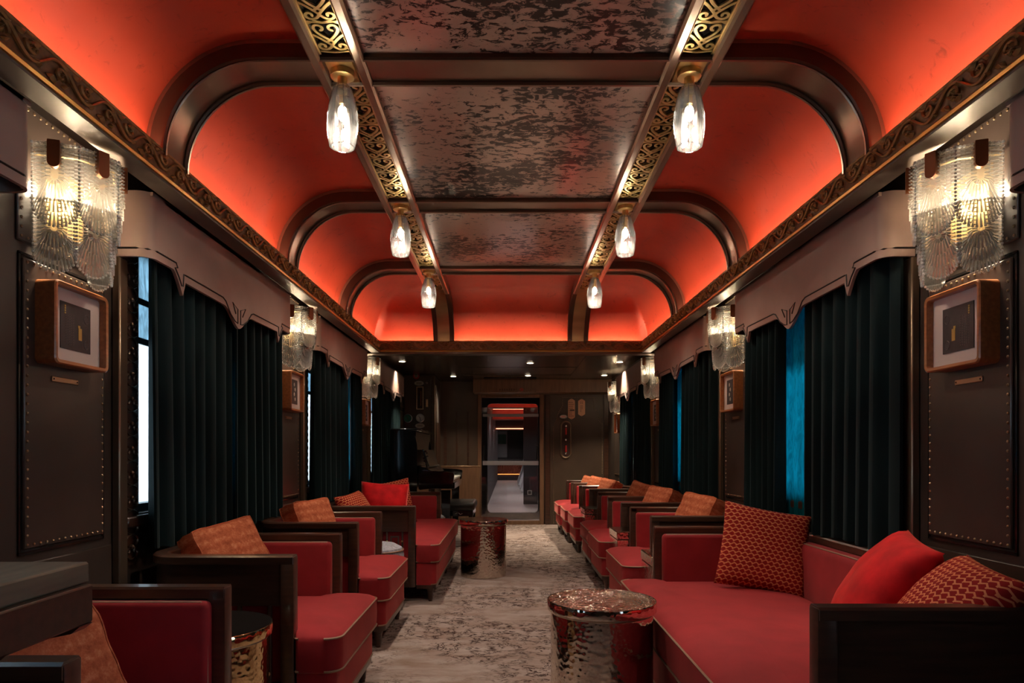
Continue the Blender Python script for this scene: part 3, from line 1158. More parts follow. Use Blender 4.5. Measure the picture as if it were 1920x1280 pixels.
def studline(p, q, step=0.022):
    n = max(1, int((Vector(q) - Vector(p)).length / step))
    return [(p[0] + (q[0] - p[0]) * i / n, p[1] + (q[1] - p[1]) * i / n) for i in range(n)]


sl = [(1038, 980), (1038, 800), (1048, 772), (1055, 760), (1055, 745), (1113, 745), (1114, 766), (1121, 771), (1122, 788), (1129, 795), (1129, 890)]
sb = MB()
for p, q in zip(sl[:-1], sl[1:]):
    a, b = at(*p, YE), at(*q, YE)
    for x, z in studline((a.x, a.z), (b.x, b.z)):
        sb.sphere((x, YE, z), 0.0055, 6, 4)
o = sb.build('stud_border', 'stud', we)
o['kind'] = 'stuff'
for x0, x1 in ((1022, 1031), (1132, 1141)):
    a, b = at(x0, 900, YE), at(x1, 900, YE)
    MB().box(a.x, b.x, YE - 0.02, YE + 0.01, 0, 1.90, 0.004).build('pilaster', 'wood', we)
for x0, x1 in ((832, 838), (855, 858), (876, 879)):
    a, b = at(x0, 900, YE), at(x1, 900, YE)
    MB().box(a.x, b.x, YE - 0.012, YE + 0.01, 0.8, 1.60, 0.003).build('panel_moulding', 'wood', we)

# lintel box above the door
lt = MB().box(at(887, 726, 9.4).x, 1.40, 9.36, YE, 1.845, 2.03, 0.006).build('trim_4', 'wood_tan', smooth=True)
struct(lt, 'tan lintel box above the glass door at the far end')
pr = MB()
rnd = random.Random(3)
for i in range(7):
    x = at(936 + i * 4.4, 730, 9.36).x
    pr.box(x, x + 0.022, 9.357, 9.361, 1.872, 1.876)
    pr.box(x + 0.004, x + 0.018, 9.357, 9.361, 1.880 + 0.004 * rnd.random(), 1.890)
    pr.box(x + 0.009, x + 0.013, 9.357, 9.361, 1.866, 1.900)
pr.build('sign_print', 'ink', lt, smooth=False)['kind'] = 'stuff'
pr = MB()
x = at(978, 730, 9.36).x
pr.tube([(x + 0.022 * cos(a), 9.358, 1.884 + 0.017 * sin(a)) for a in [2 * pi * i / 14 for i in range(14)]], 0.004, 4, closed=True)
pr.tube([(x - 0.015, 9.358, 1.896), (x + 0.015, 9.358, 1.872)], 0.004, 4)
pr.build('sign_symbol', 'ink_red', lt)

# door
dr = empty('door_1', (0, 0, 0))
struct(dr, 'framed sliding glass door in the far bulkhead')
xl, xr = -0.455, 0.485
MB().box(xl, xl + 0.055, YE - 0.02, YE + 0.06, 0, 1.855, 0.004).build('door_jamb', 'wood_tan', dr)
MB().box(xr - 0.06, xr, YE - 0.02, YE + 0.06, 0, 1.855, 0.004).build('door_jamb', 'wood_tan', dr)
MB().box(xl + 0.055, xr - 0.06, YE - 0.02, YE + 0.06, 1.80, 1.855, 0.004).build('door_head', 'wood_tan', dr)
MB().box(xl + 0.055, xr - 0.06, YE - 0.02, YE + 0.06, 0, 0.055, 0.004).build('door_threshold', 'wood_tan', dr)
MB().box(xl + 0.05, xr - 0.055, YE + 0.018, YE + 0.026, 0.05, 1.81).build('pane', 'door_glass', dr, smooth=False)
for y0, y1 in ((775.5, 781), (864, 872)):
    a, b = at(905, y1, YE), at(1010, y0, YE)
    MB().box(a.x, b.x, YE + 0.004, YE + 0.04, a.z, b.z, 0.004).build('door_bar', 'door_bar', dr)
for x in (907.5, 1007):
    a, b = at(x, 862, YE), at(x, 834, YE)
    MB().tube([(a.x, YE + 0.01, a.z), (a.x, YE - 0.035, a.z + 0.01), (a.x, YE - 0.035, b.z - 0.01), (a.x, YE + 0.01, b.z)], 0.009, 8).build('handle', 'black_gloss', dr)

# ------------------------------------------------------------------ the next carriage, seen through the door
cf = MB().box(-1.5, 1.5, YE + 0.1, 27.2, -0.06, 0).build('floor_beyond', 'corridor_floor', smooth=False)
struct(cf, 'pale plank floor of the next carriage seen through the door')
mb = MB()
mb.box(-1.0, -0.42, 10.6, 27, 0, 2.3)
mb.box(-1.5, -0.8, YE + 0.1, 10.6, 0, 2.3)
struct(mb.build('wall_beyond_left', 'corridor_wall', smooth=False), 'dark panelled wall of the next carriage on the piano side')
mb = MB()
mb.box(0.8, 1.5, YE + 0.1, 10.6, 0, 2.3)
mb.box(1.0, 1.5, 10.6, 27, 0, 2.3)
struct(mb.build('wall_beyond_right', 'corridor_wall', smooth=False), 'dark panelled wall of the next carriage behind the partition')
struct(MB().box(-1.5, 1.5, 27, 27.2, 0, 2.3).build('wall_beyond_end', 'corridor_wall', smooth=False), 'brown end wall of the next carriage')
struct(MB().box(-1.5, 1.5, YE + 0.1, 27.2, 2.16, 2.3).build('ceiling_beyond', 'corridor_red', smooth=False), 'red ceiling of the next carriage')
# rounded portal of the gangway
po = rrect(-0.80, 0.80, 0.0, 2.2, 0.001, 1)
a, b = at(914, 961, 10.5), at(1009, 756, 10.5)
inn = rrect(a.x, b.x, a.z, b.z, 0.05, 5)
mb = MB()
mb.box(-0.80, a.x, 10.5, 10.6, 0, 2.16)
mb.box(b.x, 0.80, 10.5, 10.6, 0, 2.16)
mb.box(a.x, b.x, 10.5, 10.6, 0, a.z)
mb.box(a.x, b.x, 10.5, 10.6, b.z, 2.16)
for (cx, cz, sx, sz) in ((a.x, a.z, 1, 1), (b.x, a.z, -1, 1), (a.x, b.z, 1, -1), (b.x, b.z, -1, -1)):
    arc = [(cx, cz)] + [(cx + sx * 0.06 * (1 - sin(t)), cz + sz * 0.06 * (1 - cos(t))) for t in [pi / 2 * i / 6 for i in range(7)]]
    mb.prism(arc, 10.5, 10.6, 'y')
pt = mb.build('wall_portal', 'frame_metal', smooth=False)
struct(pt, 'grey rounded gangway portal behind the glass door')
# beams and glowing ceiling steps
for y0, zz, lab in ((13.6, 1.93, 'first stepped beam under the red ceiling beyond the door'), (17.5, 1.89, 'second stepped beam under the red ceiling beyond the door'), (22.0, 1.78, 'lowest stepped beam under the red ceiling beyond the door')):
    bm_ = MB().box(-0.42, 1.0, y0, y0 + 0.5, zz, 2.16).build('ceiling_beam', 'corridor_red' if y0 < 20 else 'corridor_wall', smooth=False)
    tag(bm_, lab, 'beam', 'ceiling beams beyond the door')
    bm_['kind'] = 'structure'
    MB().box(-0.40, 0.9, *((y0 - 0.03, y0 - 0.005, zz + 0.03, zz + 0.05) if y0 > 20 else (y0 - 0.28, y0 - 0.24, 2.13, 2.15))).build('light_strip', 'led_red', bm_, smooth=False)  # strips before the first two beams are added to light the beam faces
# partition with a switch plate
a = at(981.5, 900, 13.6)
pw = MB().box(a.x, 1.0, 13.6, 13.7, 0, 1.93).build('wall_partition', 'corridor_wall', smooth=False)
struct(pw, 'dark polished partition right behind the glass door')
sp = at(993, 923, 13.6)
o = empty('switch_plate', (sp.x, 13.595, sp.z))
tag(o, 'small square switch plate on the dark partition beyond the door', 'switch')
MB().box(-0.045, 0.045, -0.008, 0.005, -0.045, 0.045, 0.004).build('plate', 'plaque_pale', o)
MB().box(-0.028, 0.028, -0.011, 0.0, -0.028, 0.028, 0.002).build('rocker', 'wall_end', o)
# white covered seats along the window side
for i, (y, x) in enumerate(((14.6, 0.34), (16.2, 0.33), (17.9, 0.32), (19.7, 0.31), (21.6, 0.30), (23.6, 0.29))):
    mb = MB()
    prof = [(0.0, 0.02), (0.10, 0.0), (0.55, 0.0), (0.60, 0.5), (0.50, 0.55), (0.36, 1.08), (0.27, 1.08), (0.18, 0.5)]
    mb.prism([(x + p[0], p[1] + 0.02) for p in prof], y - 0.35, y + 0.35, 'y')
    o = mb.build('covered_seat', 'white_cloth', smooth=False)
    tag(o, 'white cloth covered seat beyond the glass door, number %s from the partition' % ('one two three four five six'.split()[i]), 'seat', 'white covered seats beyond the door')
    MB().box(x + 0.26, x + 0.38, y - 0.22, y + 0.22, 1.10, 1.16, 0.03, seg=2).build('head_cushion', 'white_cloth', o)
# bar front with underglow and the end door
br = empty('bar_counter', (0.0, 26, 0))
tag(br, 'bar counter with hammered copper front and orange underglow beyond the door', 'counter')
MB().box(-0.41, 0.85, 0.0, 0.5, 0.0, 0.22).build('plinth', 'corridor_wall', br, smooth=False)
MB().box(-0.41, 0.85, -0.05, 0.5, 0.25, 0.72).build('front_panel', 'hammered_red', br, smooth=False)
MB().box(-0.41, 0.85, -0.08, 0.5, 0.72, 0.80).build('counter_top', 'corridor_wall', br, smooth=False)
MB().box(-0.41, 0.80, -0.03, -0.01, 0.225, 0.248).build('light_strip', 'led_orange', br, smooth=False)
d2 = empty('door_2', (0, 0, 0))
struct(d2, 'grey door with a small window at the end of the next carriage')
a, b = at(929, 858, 26.9), at(951, 808, 26.9)
MB().box(a.x, b.x, 26.92, 27.0, a.z, b.z, 0.01).build('leaf', 'steel_dull', d2)
a, b = at(934, 832, 26.9), at(949, 814, 26.9)
MB().box(a.x, b.x, 26.90, 26.95, a.z, b.z).build('pane', 'gauge_green', d2, smooth=False)
w9 = empty('window_9', (0, 0, 0))
struct(w9, 'narrow lit window beside the end door of the next carriage')
a, b = at(919, 837, 26.9), at(927, 811, 26.9)
MB().box(a.x, b.x, 26.95, 27.0, a.z, b.z).build('pane', 'white_cloth', w9, smooth=False)
MB().box(a.x - 0.03, a.x, 26.92, 27.0, a.z - 0.03, b.z + 0.03).build('frame', 'frame_metal', w9, smooth=False)
MB().box(b.x, b.x + 0.03, 26.92, 27.0, a.z - 0.03, b.z + 0.03).build('frame', 'frame_metal', w9, smooth=False)
for i, (x, y) in enumerate(((0.3, 11.6), (0.2, 15.5), (0.2, 19.5), (0.2, 24.5))):
    o = empty('added_downlight', (x, y, 2.15))  # added fixtures that brighten the floor beyond the door
    tag(o, 'added ceiling light brightening the next carriage, %s from the glass door' % ('first second third fourth'.split()[i]), 'ceiling light', 'added lights beyond the door')
    MB().lathe([(0.05, -0.008), (0.045, 0.01)], 16).build('ring', 'brass', o)
    MB().lathe([(0.036, -0.010), (0.036, 0.005)], 16).build('lens', 'led_down', o)
    lamp('light', 'SPOT', (0, 0, -0.03), 34, (1.0, 0.92, 0.88), 0.04, o, spot=R(150), blend=0.6)

# ------------------------------------------------------------------ armchairs and sofas
ARM_Z = 0.65


def make_seat(name, W, legs_mid=False, D=0.53, dz=-0.022):
    """local: front of the arms at x = 0 facing +x, middle at y = 0; the seat juts out to x = 0.16"""
    root = empty(name)
    h = W / 2
    # rail running round arms and back
    rr = 0.13
    c = 0.024

    def upath(o, x0=0.0):
        p = [(x0, -h + o)]
        p += [(-D + rr - (rr - o) * sin(t), -h + rr - (rr - o) * cos(t)) for t in [pi / 2 * i / 7 for i in range(8)]]
        p += [(-D + rr - (rr - o) * cos(t), h - rr + (rr - o) * sin(t)) for t in [pi / 2 * i / 7 for i in range(8)]]
        p += [(x0, h - o)]
        return p
    z1 = ARM_Z
    prof = [(-0.026, z1 - 0.030), (-0.026, z1 - 0.006), (-0.020, z1), (0.020, z1), (0.026, z1 - 0.006), (0.026, z1 - 0.030)]
    MB().sweep(upath(c), prof).build('top_rail', 'wood_rail', root)
    # upper board below the rail, and the closed board round the back
    MB().sweep(upath(c, -0.02), [(-0.012, 0.475), (-0.012, z1 - 0.028), (0.014, z1 - 0.028), (0.014, 0.475)]).build('upper_board', 'wood', root)
    MB().sweep(upath(c)[2:-2], [(-0.010, 0.13), (-0.010, 0.478), (0.012, 0.478), (0.012, 0.13)]).build('back_board', 'wood', root)
    for s in (-1, 1):
        ya, yb = s * h, s * (h - 0.05)
        MB().box(-0.045, 0.004, ya, yb, 0.10, z1 - 0.002, 0.008, seg=2).build('front_post', 'wood_rail', root)
        MB().box(-D + 0.08, -0.04, s * (h - 0.008), s * (h - 0.040), 0.10, 0.15, 0.003).build('lower_rail', 'wood', root)
        # fretwork: uprights and small rectangular frames with brass beads
        xs_ = (-0.085, -0.19, -0.225, -0.33, -0.40)
        for x in xs_:
            MB().box(x - 0.006, x + 0.006, s * (h - 0.012), s * (h - 0.026), 0.15, 0.476, 0.002).build('fret_bar', 'wood', root)
        for xa, xb in ((-0.185, -0.09), (-0.325, -0.23)):
            f = MB()
            for (q0, q1, r0, r1) in ((xa + 0.018, xb - 0.018, 0.435, 0.445), (xa + 0.018, xb - 0.018, 0.185, 0.195), (xa + 0.018, xa + 0.026, 0.185, 0.445), (xb - 0.026, xb - 0.018, 0.185, 0.445)):
                f.box(q0, q1, s * (h - 0.014), s * (h - 0.024), r0, r1)
            f.build('fret_frame', 'wood', root, smooth=False)
        for x in (-0.087, -0.188, -0.227, -0.332):
            for z in (0.41, 0.24):
                MB().sphere((x, s * (h - 0.008), z), 0.0075, 8, 5).build('bead', 'brass', root)
        # inner padding of the arm
        pad = MB().box(-D + 0.06, -0.03, s * (h - 0.036), s * (h - 0.085), 0.20, z1 - 0.033, 0.018, seg=3).build('arm_pad', 'velvet_red', root)
        yy = s * (h - 0.072)
        MB().tube([(-D + 0.10, yy, z1 - 0.035), (-0.05, yy, z1 - 0.035), (-0.036, yy, z1 - 0.047), (-0.033, yy, 0.36)], 0.0035, 5).build('piping', 'piping', pad)
    bp = MB().box(-D + 0.03, -D + 0.115, -h + 0.07, h - 0.07, 0.22, z1 - 0.03, 0.03, seg=3).build('back_pad', 'velvet_red', root)
    MB().tube([(-D + 0.10, -h + 0.09, z1 - 0.034), (-D + 0.10, h - 0.09, z1 - 0.034)], 0.0035, 5).build('piping', 'piping', bp)
    # seat base and T-shaped cushion
    hb = h - 0.012
    hi = h - 0.075
    xf = 0.155
    ol = round_poly([(xf - 0.012, -hb), (xf - 0.012, hb), (0.008, hb), (0.008, hi), (-D + 0.08, hi), (-D + 0.08, -hi), (0.008, -hi), (0.008, -hb)], [0.035, 0.035, 0.004, 0.004, 0.02, 0.02, 0.004, 0.004], 5)
    MB().prism(ol, 0.115, 0.262 + dz).build('seat_base', 'velvet_red', root)
    mb = MB()
    hc = h + 0.004
    cl = round_poly([(xf + 0.008, -hc), (xf + 0.008, hc), (0.008, hc), (0.008, hi), (-D + 0.11, hi), (-D + 0.11, -hi), (0.008, -hi), (0.008, -hc)], [0.055, 0.055, 0.012, 0.004, 0.03, 0.03, 0.004, 0.012], 6)
    # refine the outline so that the crown stays smooth
    fine = []
    for i, p in enumerate(cl):
        q = cl[(i + 1) % len(cl)]
        n = max(1, int((Vector(q) - Vector(p)).length / 0.05))
        fine += [(p[0] + (q[0] - p[0]) * t / n, p[1] + (q[1] - p[1]) * t / n) for t in range(n)]
    cc = (-0.10, 0.0)
    rings = [(0.97, 0.264), (0.992, 0.270), (1.0, 0.285), (1.006, 0.325), (1.0, 0.372), (0.992, 0.386), (0.975, 0.393), (0.93, 0.402), (0.82, 0.414), (0.6, 0.424), (0.3, 0.429), (0.05, 0.430)]
    loft(mb, fine, cc, [(q, z + dz) for q, z in rings])
    cu = mb.build('seat_cushion', 'velvet_red', root)
    for z, sc in ((0.386, 0.999), (0.272, 0.999)):
        MB().tube([(cc[0] + (p[0] - cc[0]) * sc, cc[1] + (p[1] - cc[1]) * sc, z + dz) for p in fine if p[0] > 0.004], 0.0042, 5).build('piping', 'piping', cu)
    MB().tube([(p[0] * 1.003, p[1] * 1.003, 0.120) for p in ol if p[0] > 0.0], 0.0038, 5).build('base_piping', 'piping', root)
    MB().prism([(p[0] * 0.985, p[1] * 0.985) for p in ol], 0.088, 0.116).build('base_rail', 'wood', root)
    lp = [(0.10, -h + 0.05), (0.10, h - 0.05), (-D + 0.10, -h + 0.06), (-D + 0.10, h - 0.06)]
    if legs_mid:
        lp += [(0.10, -h + W * 0.36), (0.10, h - W * 0.36)]
    for x, y in lp:
        MB().lathe([(0.013, 0.0), (0.0135, 0.012), (0.016, 0.014), (0.021, 0.07), (0.030, 0.09)], 12, (x, y, 0)).build('leg', 'wood', root)
    return root


chair = make_seat('armchair', 0.70)
CH = [  # side, y, arm front |x|, label
    (-1, 1.495, 0.775, 'red velvet armchair partly hidden by the wooden console table, nearest on the piano side'),
    (-1, 2.70, 0.768, 'red velvet armchair behind the gold drum table, orange cushion in its back corner'),
    (-1, 3.84, 0.800, 'red velvet armchair beside the grey pouf, just before the sofa on the piano side'),
    (1, 4.20, 0.785, 'red velvet armchair right behind the long foreground sofa, opposite the piano'),
    (1, 5.27, 0.795, 'red velvet armchair beyond the first square metal table, second behind the foreground sofa'),
    (1, 6.00, 0.805, 'red velvet armchair with the square metal table at its far side, third behind the sofa'),
    (1, 7.24, 0.800, 'red velvet armchair just beyond the second square metal table opposite the piano'),
    (1, 7.98, 0.775, 'red velvet armchair second from the far bulkhead, opposite the piano bench'),
    (1, 8.76, 0.755, 'red velvet armchair nearest the far bulkhead, under the red handled wall recess'),
]
for i, (s, y, x, lab) in enumerate(CH):
    o = chair if i == 0 else copy_tree(chair)
    o.location = (s * x, y, 0)
    o.rotation_euler = (0, 0, 0 if s < 0 else pi)
    tag(o, lab, 'armchair', 'red velvet armchairs')
sofa = make_seat('sofa', 1.78, True, 0.66, 0.0)
sofa.location = (0.682, 2.445, 0)
sofa.rotation_euler = (0, 0, pi)
tag(sofa, 'long red velvet sofa in the foreground with three pillows and dark wooden arms', 'sofa', 'red velvet sofas')
s2 = copy_tree(sofa)
s2.location = (-0.655, 5.49, 0)
s2.rotation_euler = (0, 0, 0)
tag(s2, 'red velvet sofa before the piano with a scarlet pillow between patterned ones', 'sofa', 'red velvet sofas')


# ------------------------------------------------------------------ pillows
def throw_mesh(name, w, hgt, th, material, seed=0, pinch=0.055):
    """soft square pillow in its own x/z plane, front towards -y"""
    n = 22
    mb = MB()
    vs, fs = [], []
    rnd = random.Random(seed)
    off = Vector((rnd.uniform(0, 50), rnd.uniform(0, 50), 0))
    for layer in (-1, 1):
        for j in range(n + 1):
            for i in range(n + 1):
                u, v = 2 * i / n - 1, 2 * j / n - 1
                k = ((1 - u ** 4) * (1 - v ** 4))
                t = th / 2 * (max(0, k) ** 0.5) * (0.75 + 0.25 * cos(u * pi / 2) * cos(v * pi / 2))
                sx = 1 - pinch * (1 - abs(u)) * abs(v) ** 3 * 0
                bow = 1 - pinch * (1 - v * v) * (u * u)
                bow2 = 1 - pinch * (1 - u * u) * (v * v)
                x, z = w / 2 * u * bow, hgt / 2 * v * bow2
                wr = 0.006 * noise.noise(Vector((u * 2.2, v * 2.2, layer)) + off)
                vs.append((x, layer * (t + wr * k), z))
    m = (n + 1) ** 2
    for layer in (0, 1):
        for j in range(n):
            for i in range(n):
                a = layer * m + j * (n + 1) + i
                q = (a, a + 1, a + n + 2, a + n + 1)
                fs.append(q if layer == 0 else q[::-1])
    mb.add(vs, fs)
    me = mb.mesh(name, material, fix=False)
    bm = bmesh.new()
    bm.from_mesh(me)
    bmesh.ops.remove_doubles(bm, verts=bm.verts, dist=1e-4)
    bmesh.ops.recalc_face_normals(bm, faces=bm.faces)
    bm.to_mesh(me)
    bm.free()
    return me


def box_cushion_mesh(name, w, hgt, th, material, seed):
    """boxed cushion with a gusset and soft puckered faces, front towards -y"""
    mb = MB()
    nx, nz = 18, 14
    rnd = random.Random(seed)
    off = Vector((rnd.uniform(0, 50), rnd.uniform(0, 50), 0))
    vs, fs = [], []
    for layer in (-1, 1):
        for j in range(nz + 1):
            for i in range(nx + 1):
                u, v = 2 * i / nx - 1, 2 * j / nz - 1
                e = max(abs(u), abs(v))
                puff = 0.022 * (1 - u * u) * (1 - v * v) + 0.012 * (1 - max(0, (e - 0.86) / 0.14) ** 2)
                c = max(0, abs(u) + abs(v) - 1.72) * 0.20
                x = w / 2 * u * (1 - c) * (1 - 0.05 * (1 - v * v) * u * u)
                z = hgt / 2 * v * (1 - c) * (1 - 0.05 * (1 - u * u) * v * v)
                wr = 0.007 * noise.noise(Vector((u * 2.6, v * 2.6, layer * 3)) + off)
                vs.append((x, layer * (th / 2 + puff + wr), z))
    m = (nx + 1) * (nz + 1)
    for layer in (0, 1):
        for j in range(nz):
            for i in range(nx):
                a = layer * m + j * (nx + 1) + i
                fs.append((a, a + 1, a + nx + 2, a + nx + 1))
    rim = [i for i in range(nx + 1)] + [j * (nx + 1) + nx for j in range(1, nz + 1)] + [nz * (nx + 1) + i for i in range(nx - 1, -1, -1)] + [j * (nx + 1) for j in range(nz - 1, 0, -1)]
    k = len(rim)
    base = len(vs)
    for r in rim:
        p, q = Vector(vs[r]), Vector(vs[r + m])
        mid = (p + q) / 2
        vs.append((mid.x * 1.035, mid.y, mid.z * 1.045))
    for i in range(k):
        a, b = rim[i], rim[(i + 1) % k]
        c0, c1 = base + i, base + (i + 1) % k
        fs += [(a, b, c1, c0), (c0, c1, b + m, a + m)]
    mb.add(vs, fs)
    me = mb.mesh(name, material)
    seam = MB()
    for l in (0, 1):
        seam.tube([vs[r + l * m] for r in rim], 0.004, 5, closed=True)
    return me, seam.mesh('seam', material)


bc = [box_cushion_mesh('cushion', 0.34, 0.29, 0.10, 'orange_fabric', q) for q in (1, 2, 3)]


def cushion(side, x, y, z, yaw, lean, roll, label, k=0, sc=1.0):
    """yaw: turn of the face away from straight across the aisle, towards the viewer"""
    me, sm = bc[k % 3]
    o = put('cushion', me, None, (side * x, y, z))
    # face -y of the mesh points across the aisle after the turn about z
    rz = (pi / 2 - yaw) if side < 0 else -(pi / 2 - yaw)
    Mx = Matrix.Rotation(rz, 4, 'Z') @ Matrix.Rotation(-lean, 4, 'X') @ Matrix.Rotation(roll * (1 if side < 0 else -1), 4, 'Y')
    o.rotation_euler = Mx.to_euler()
    o.scale = (sc, sc, sc)
    tag(o, label, 'cushion', 'orange back cushions')
    put('seam', sm, o)
    return o


cushion(-1, 1.08, 1.52, 0.475, R(22), R(22), R(-8), 'orange cushion in the armchair under the wooden console table', 0, 1.0)
cushion(-1, 1.115, 2.66, 0.600, R(27), R(28), R(-8), 'orange cushion leaning in the armchair behind the gold drum table', 1, 0.9)
cushion(-1, 1.13, 3.84, 0.600, R(22), R(22), R(-2), 'orange cushion in the armchair beside the grey pouf', 2, 0.95)
cushion(1, 1.155, 4.25, 0.60, R(20), R(26), R(-4), 'rust cushion in the armchair right behind the foreground sofa', 0)
cushion(1, 1.13, 5.22, 0.60, R(20), R(26), R(-3), 'rust cushion in the armchair beyond the first square metal table', 1)
cushion(1, 1.13, 5.98, 0.60, R(20), R(26), R(-8), 'rust cushion in the armchair before the second square metal table', 2)
cushion(1, 1.03, 7.22, 0.60, R(20), R(26), R(-4), 'pale rust cushion in the armchair just past the second square metal table', 0, 0.92)
cushion(1, 1.00, 7.98, 0.60, R(20), R(26), R(-4), 'rust cushion in the second armchair from the far bulkhead', 1, 0.92)
cushion(1, 1.00, 8.74, 0.58, R(20), R(26), R(-4), 'dark rust cushion in the armchair nearest the far bulkhead', 2, 0.92)

zz = throw_mesh('throw_pillow', 0.375, 0.375, 0.13, 'zigzag_fabric', 1)
zz2 = throw_mesh('throw_pillow', 0.35, 0.35, 0.15, 'zigzag_fabric', 5)
vr = throw_mesh('throw_pillow', 0.37, 0.38, 0.17, 'velvet_scarlet', 3)


def throw(me, loc, rz, lean, roll, label):
    o = put('throw_pillow', me, None, loc)
    o.rotation_euler = (Matrix.Rotation(rz, 4, 'Z') @ Matrix.Rotation(-lean, 4, 'X') @ Matrix.Rotation(roll, 4, 'Y')).to_euler()
    tag(o, label, 'pillow', 'throw pillows on the sofas')
    return o


throw(zz, (1.085, 2.97, 0.585), R(-6), R(18), R(11), 'square red pillow with orange zigzag weave, upright against the far arm of the foreground sofa')
throw(vr, (1.10, 2.06, 0.592), R(-104), R(36), R(5), 'plain scarlet velvet pillow slumped on the foreground sofa')
throw(zz2, (1.085, 1.74, 0.585), R(-100), R(42), R(4), 'red and orange zigzag pillow half hidden behind the near arm of the foreground sofa')
throw(zz2, (-1.12, 4.98, 0.560), R(70), R(30), R(-6), 'small zigzag pillow tipped on its corner in the sofa before the piano')
throw(vr, (-0.985, 5.28, 0.595), R(12), R(16), R(4), 'plain scarlet velvet pillow standing in the sofa before the piano')
throw(zz, (-0.99, 5.58, 0.595), R(14), R(14), R(-10), 'zigzag pillow standing behind the scarlet one in the sofa before the piano')


# ------------------------------------------------------------------ drum tables, square metal tables, poufs, console
def drum(loc, label, side_mat, top_mat):
    r = empty('drum_table', loc)
    tag(r, label, 'side table', 'hammered metal drum tables')
    MB().lathe([(0.180, 0.0), (0.187, 0.004), (0.187, 0.432)], 64).build('body', side_mat, r)
    MB().lathe([(0.199, 0.430), (0.200, 0.432), (0.200, 0.463), (0.1985, 0.465), (0.195, 0.465)], 64).build('rim', 'hammered_side' if side_mat != 'hammered_gold' else 'hammered_gold', r)
    MB().lathe([(0.195, 0.460), (0.195, 0.4652)], 64).build('top', top_mat, r, smooth=False)
    MB().lathe([(0.1885, 0.421), (0.190, 0.425), (0.1885, 0.429)], 64).build('seam_ring', 'bronze', r)
    return r


drum((0.318, 2.52, 0), 'large hammered nickel drum table in the aisle in front of the foreground sofa', 'hammered_side', 'hammered_steel')
drum((-0.228, 5.63, 0), 'hammered nickel drum table in the aisle before the sofa near the piano', 'hammered_side', 'hammered_steel')
drum((-0.975, 2.14, 0), 'gold hammered drum table between the two nearest armchairs', 'hammered_gold', 'black_gloss')


def cube_table(y0, y1, x0, label):
    r = empty('square_table', ((x0 + 0.2), (y0 + y1) / 2, 0))
    tag(r, label, 'side table', 'square metal side tables')
    hx, hy = 0.2, (y1 - y0) / 2
    MB().box(-hx + 0.004, hx - 0.004, -hy + 0.004, hy - 0.004, 0.0, 0.425, 0.003).build('body', 'hammered_side', r)
    MB().box(-hx, hx, -hy, hy, 0.430, 0.478, 0.003).build('rim', 'hammered_side', r)
    MB().box(-hx + 0.006, hx - 0.006, -hy + 0.006, hy - 0.006, 0.475, 0.480).build('top', 'hammered_steel', r, smooth=False)


cube_table(3.40, 3.74, 0.700, 'square metal table squeezed between the foreground sofa and the first armchair')
cube_table(4.56, 4.90, 0.700, 'square metal table between the first and second armchairs behind the sofa')
cube_table(6.48, 6.84, 0.700, 'square metal table between the third and fourth armchairs behind the sofa')


def pouf(loc, label):
    o = empty('pouf', loc)
    tag(o, label, 'pouf', 'grey poufs')
    MB().lathe([(0.16, 0.03), (0.185, 0.05), (0.19, 0.20), (0.188, 0.36), (0.175, 0.400), (0.13, 0.425), (0.05, 0.435)], 36).build('body', 'pouf', o)
    MB().tube([(0.184 * cos(a), 0.184 * sin(a), 0.385) for a in [2 * pi * i / 36 for i in range(36)]], 0.005, 5, closed=True).build('piping', 'piping', o)
    MB().lathe([(0.15, 0.0), (0.15, 0.032)], 24).build('plinth', 'wood', o)


pouf((-0.885, 4.385, 0), 'grey patterned pouf between the armchair and the sofa on the piano side')
pouf((-0.82, 6.60, 0), 'grey pouf behind the far arm of the sofa before the piano')

ct = empty('console_table', (-0.671, 1.05, 0))
tag(ct, 'dark wooden console table with thick top and curved bracket in the near corner', 'table')
MB().box(-0.70, 0.0, -1.0, 0.0, 0.803, 0.835, 0.003).build('table_top', 'wood_table', ct)
MB().box(-0.69, 0.012, -0.98, -0.010, 0.745, 0.803, 0.003).build('apron', 'wood', ct)
br_o = [(0.012, 0.745), (0.0, 0.735), (-0.05, 0.725), (-0.10, 0.71), (-0.16, 0.66), (-0.19, 0.60), (-0.205, 0.50), (-0.21, 0.0), (-0.27, 0.0), (-0.27, 0.745)]
MB().prism(br_o, -0.045, -0.012, 'y').build('curved_bracket', 'wood', ct)
MB().box(-0.69, -0.25, -0.06, -0.02, 0.0, 0.745).build('back_panel', 'wood', ct, smooth=False)


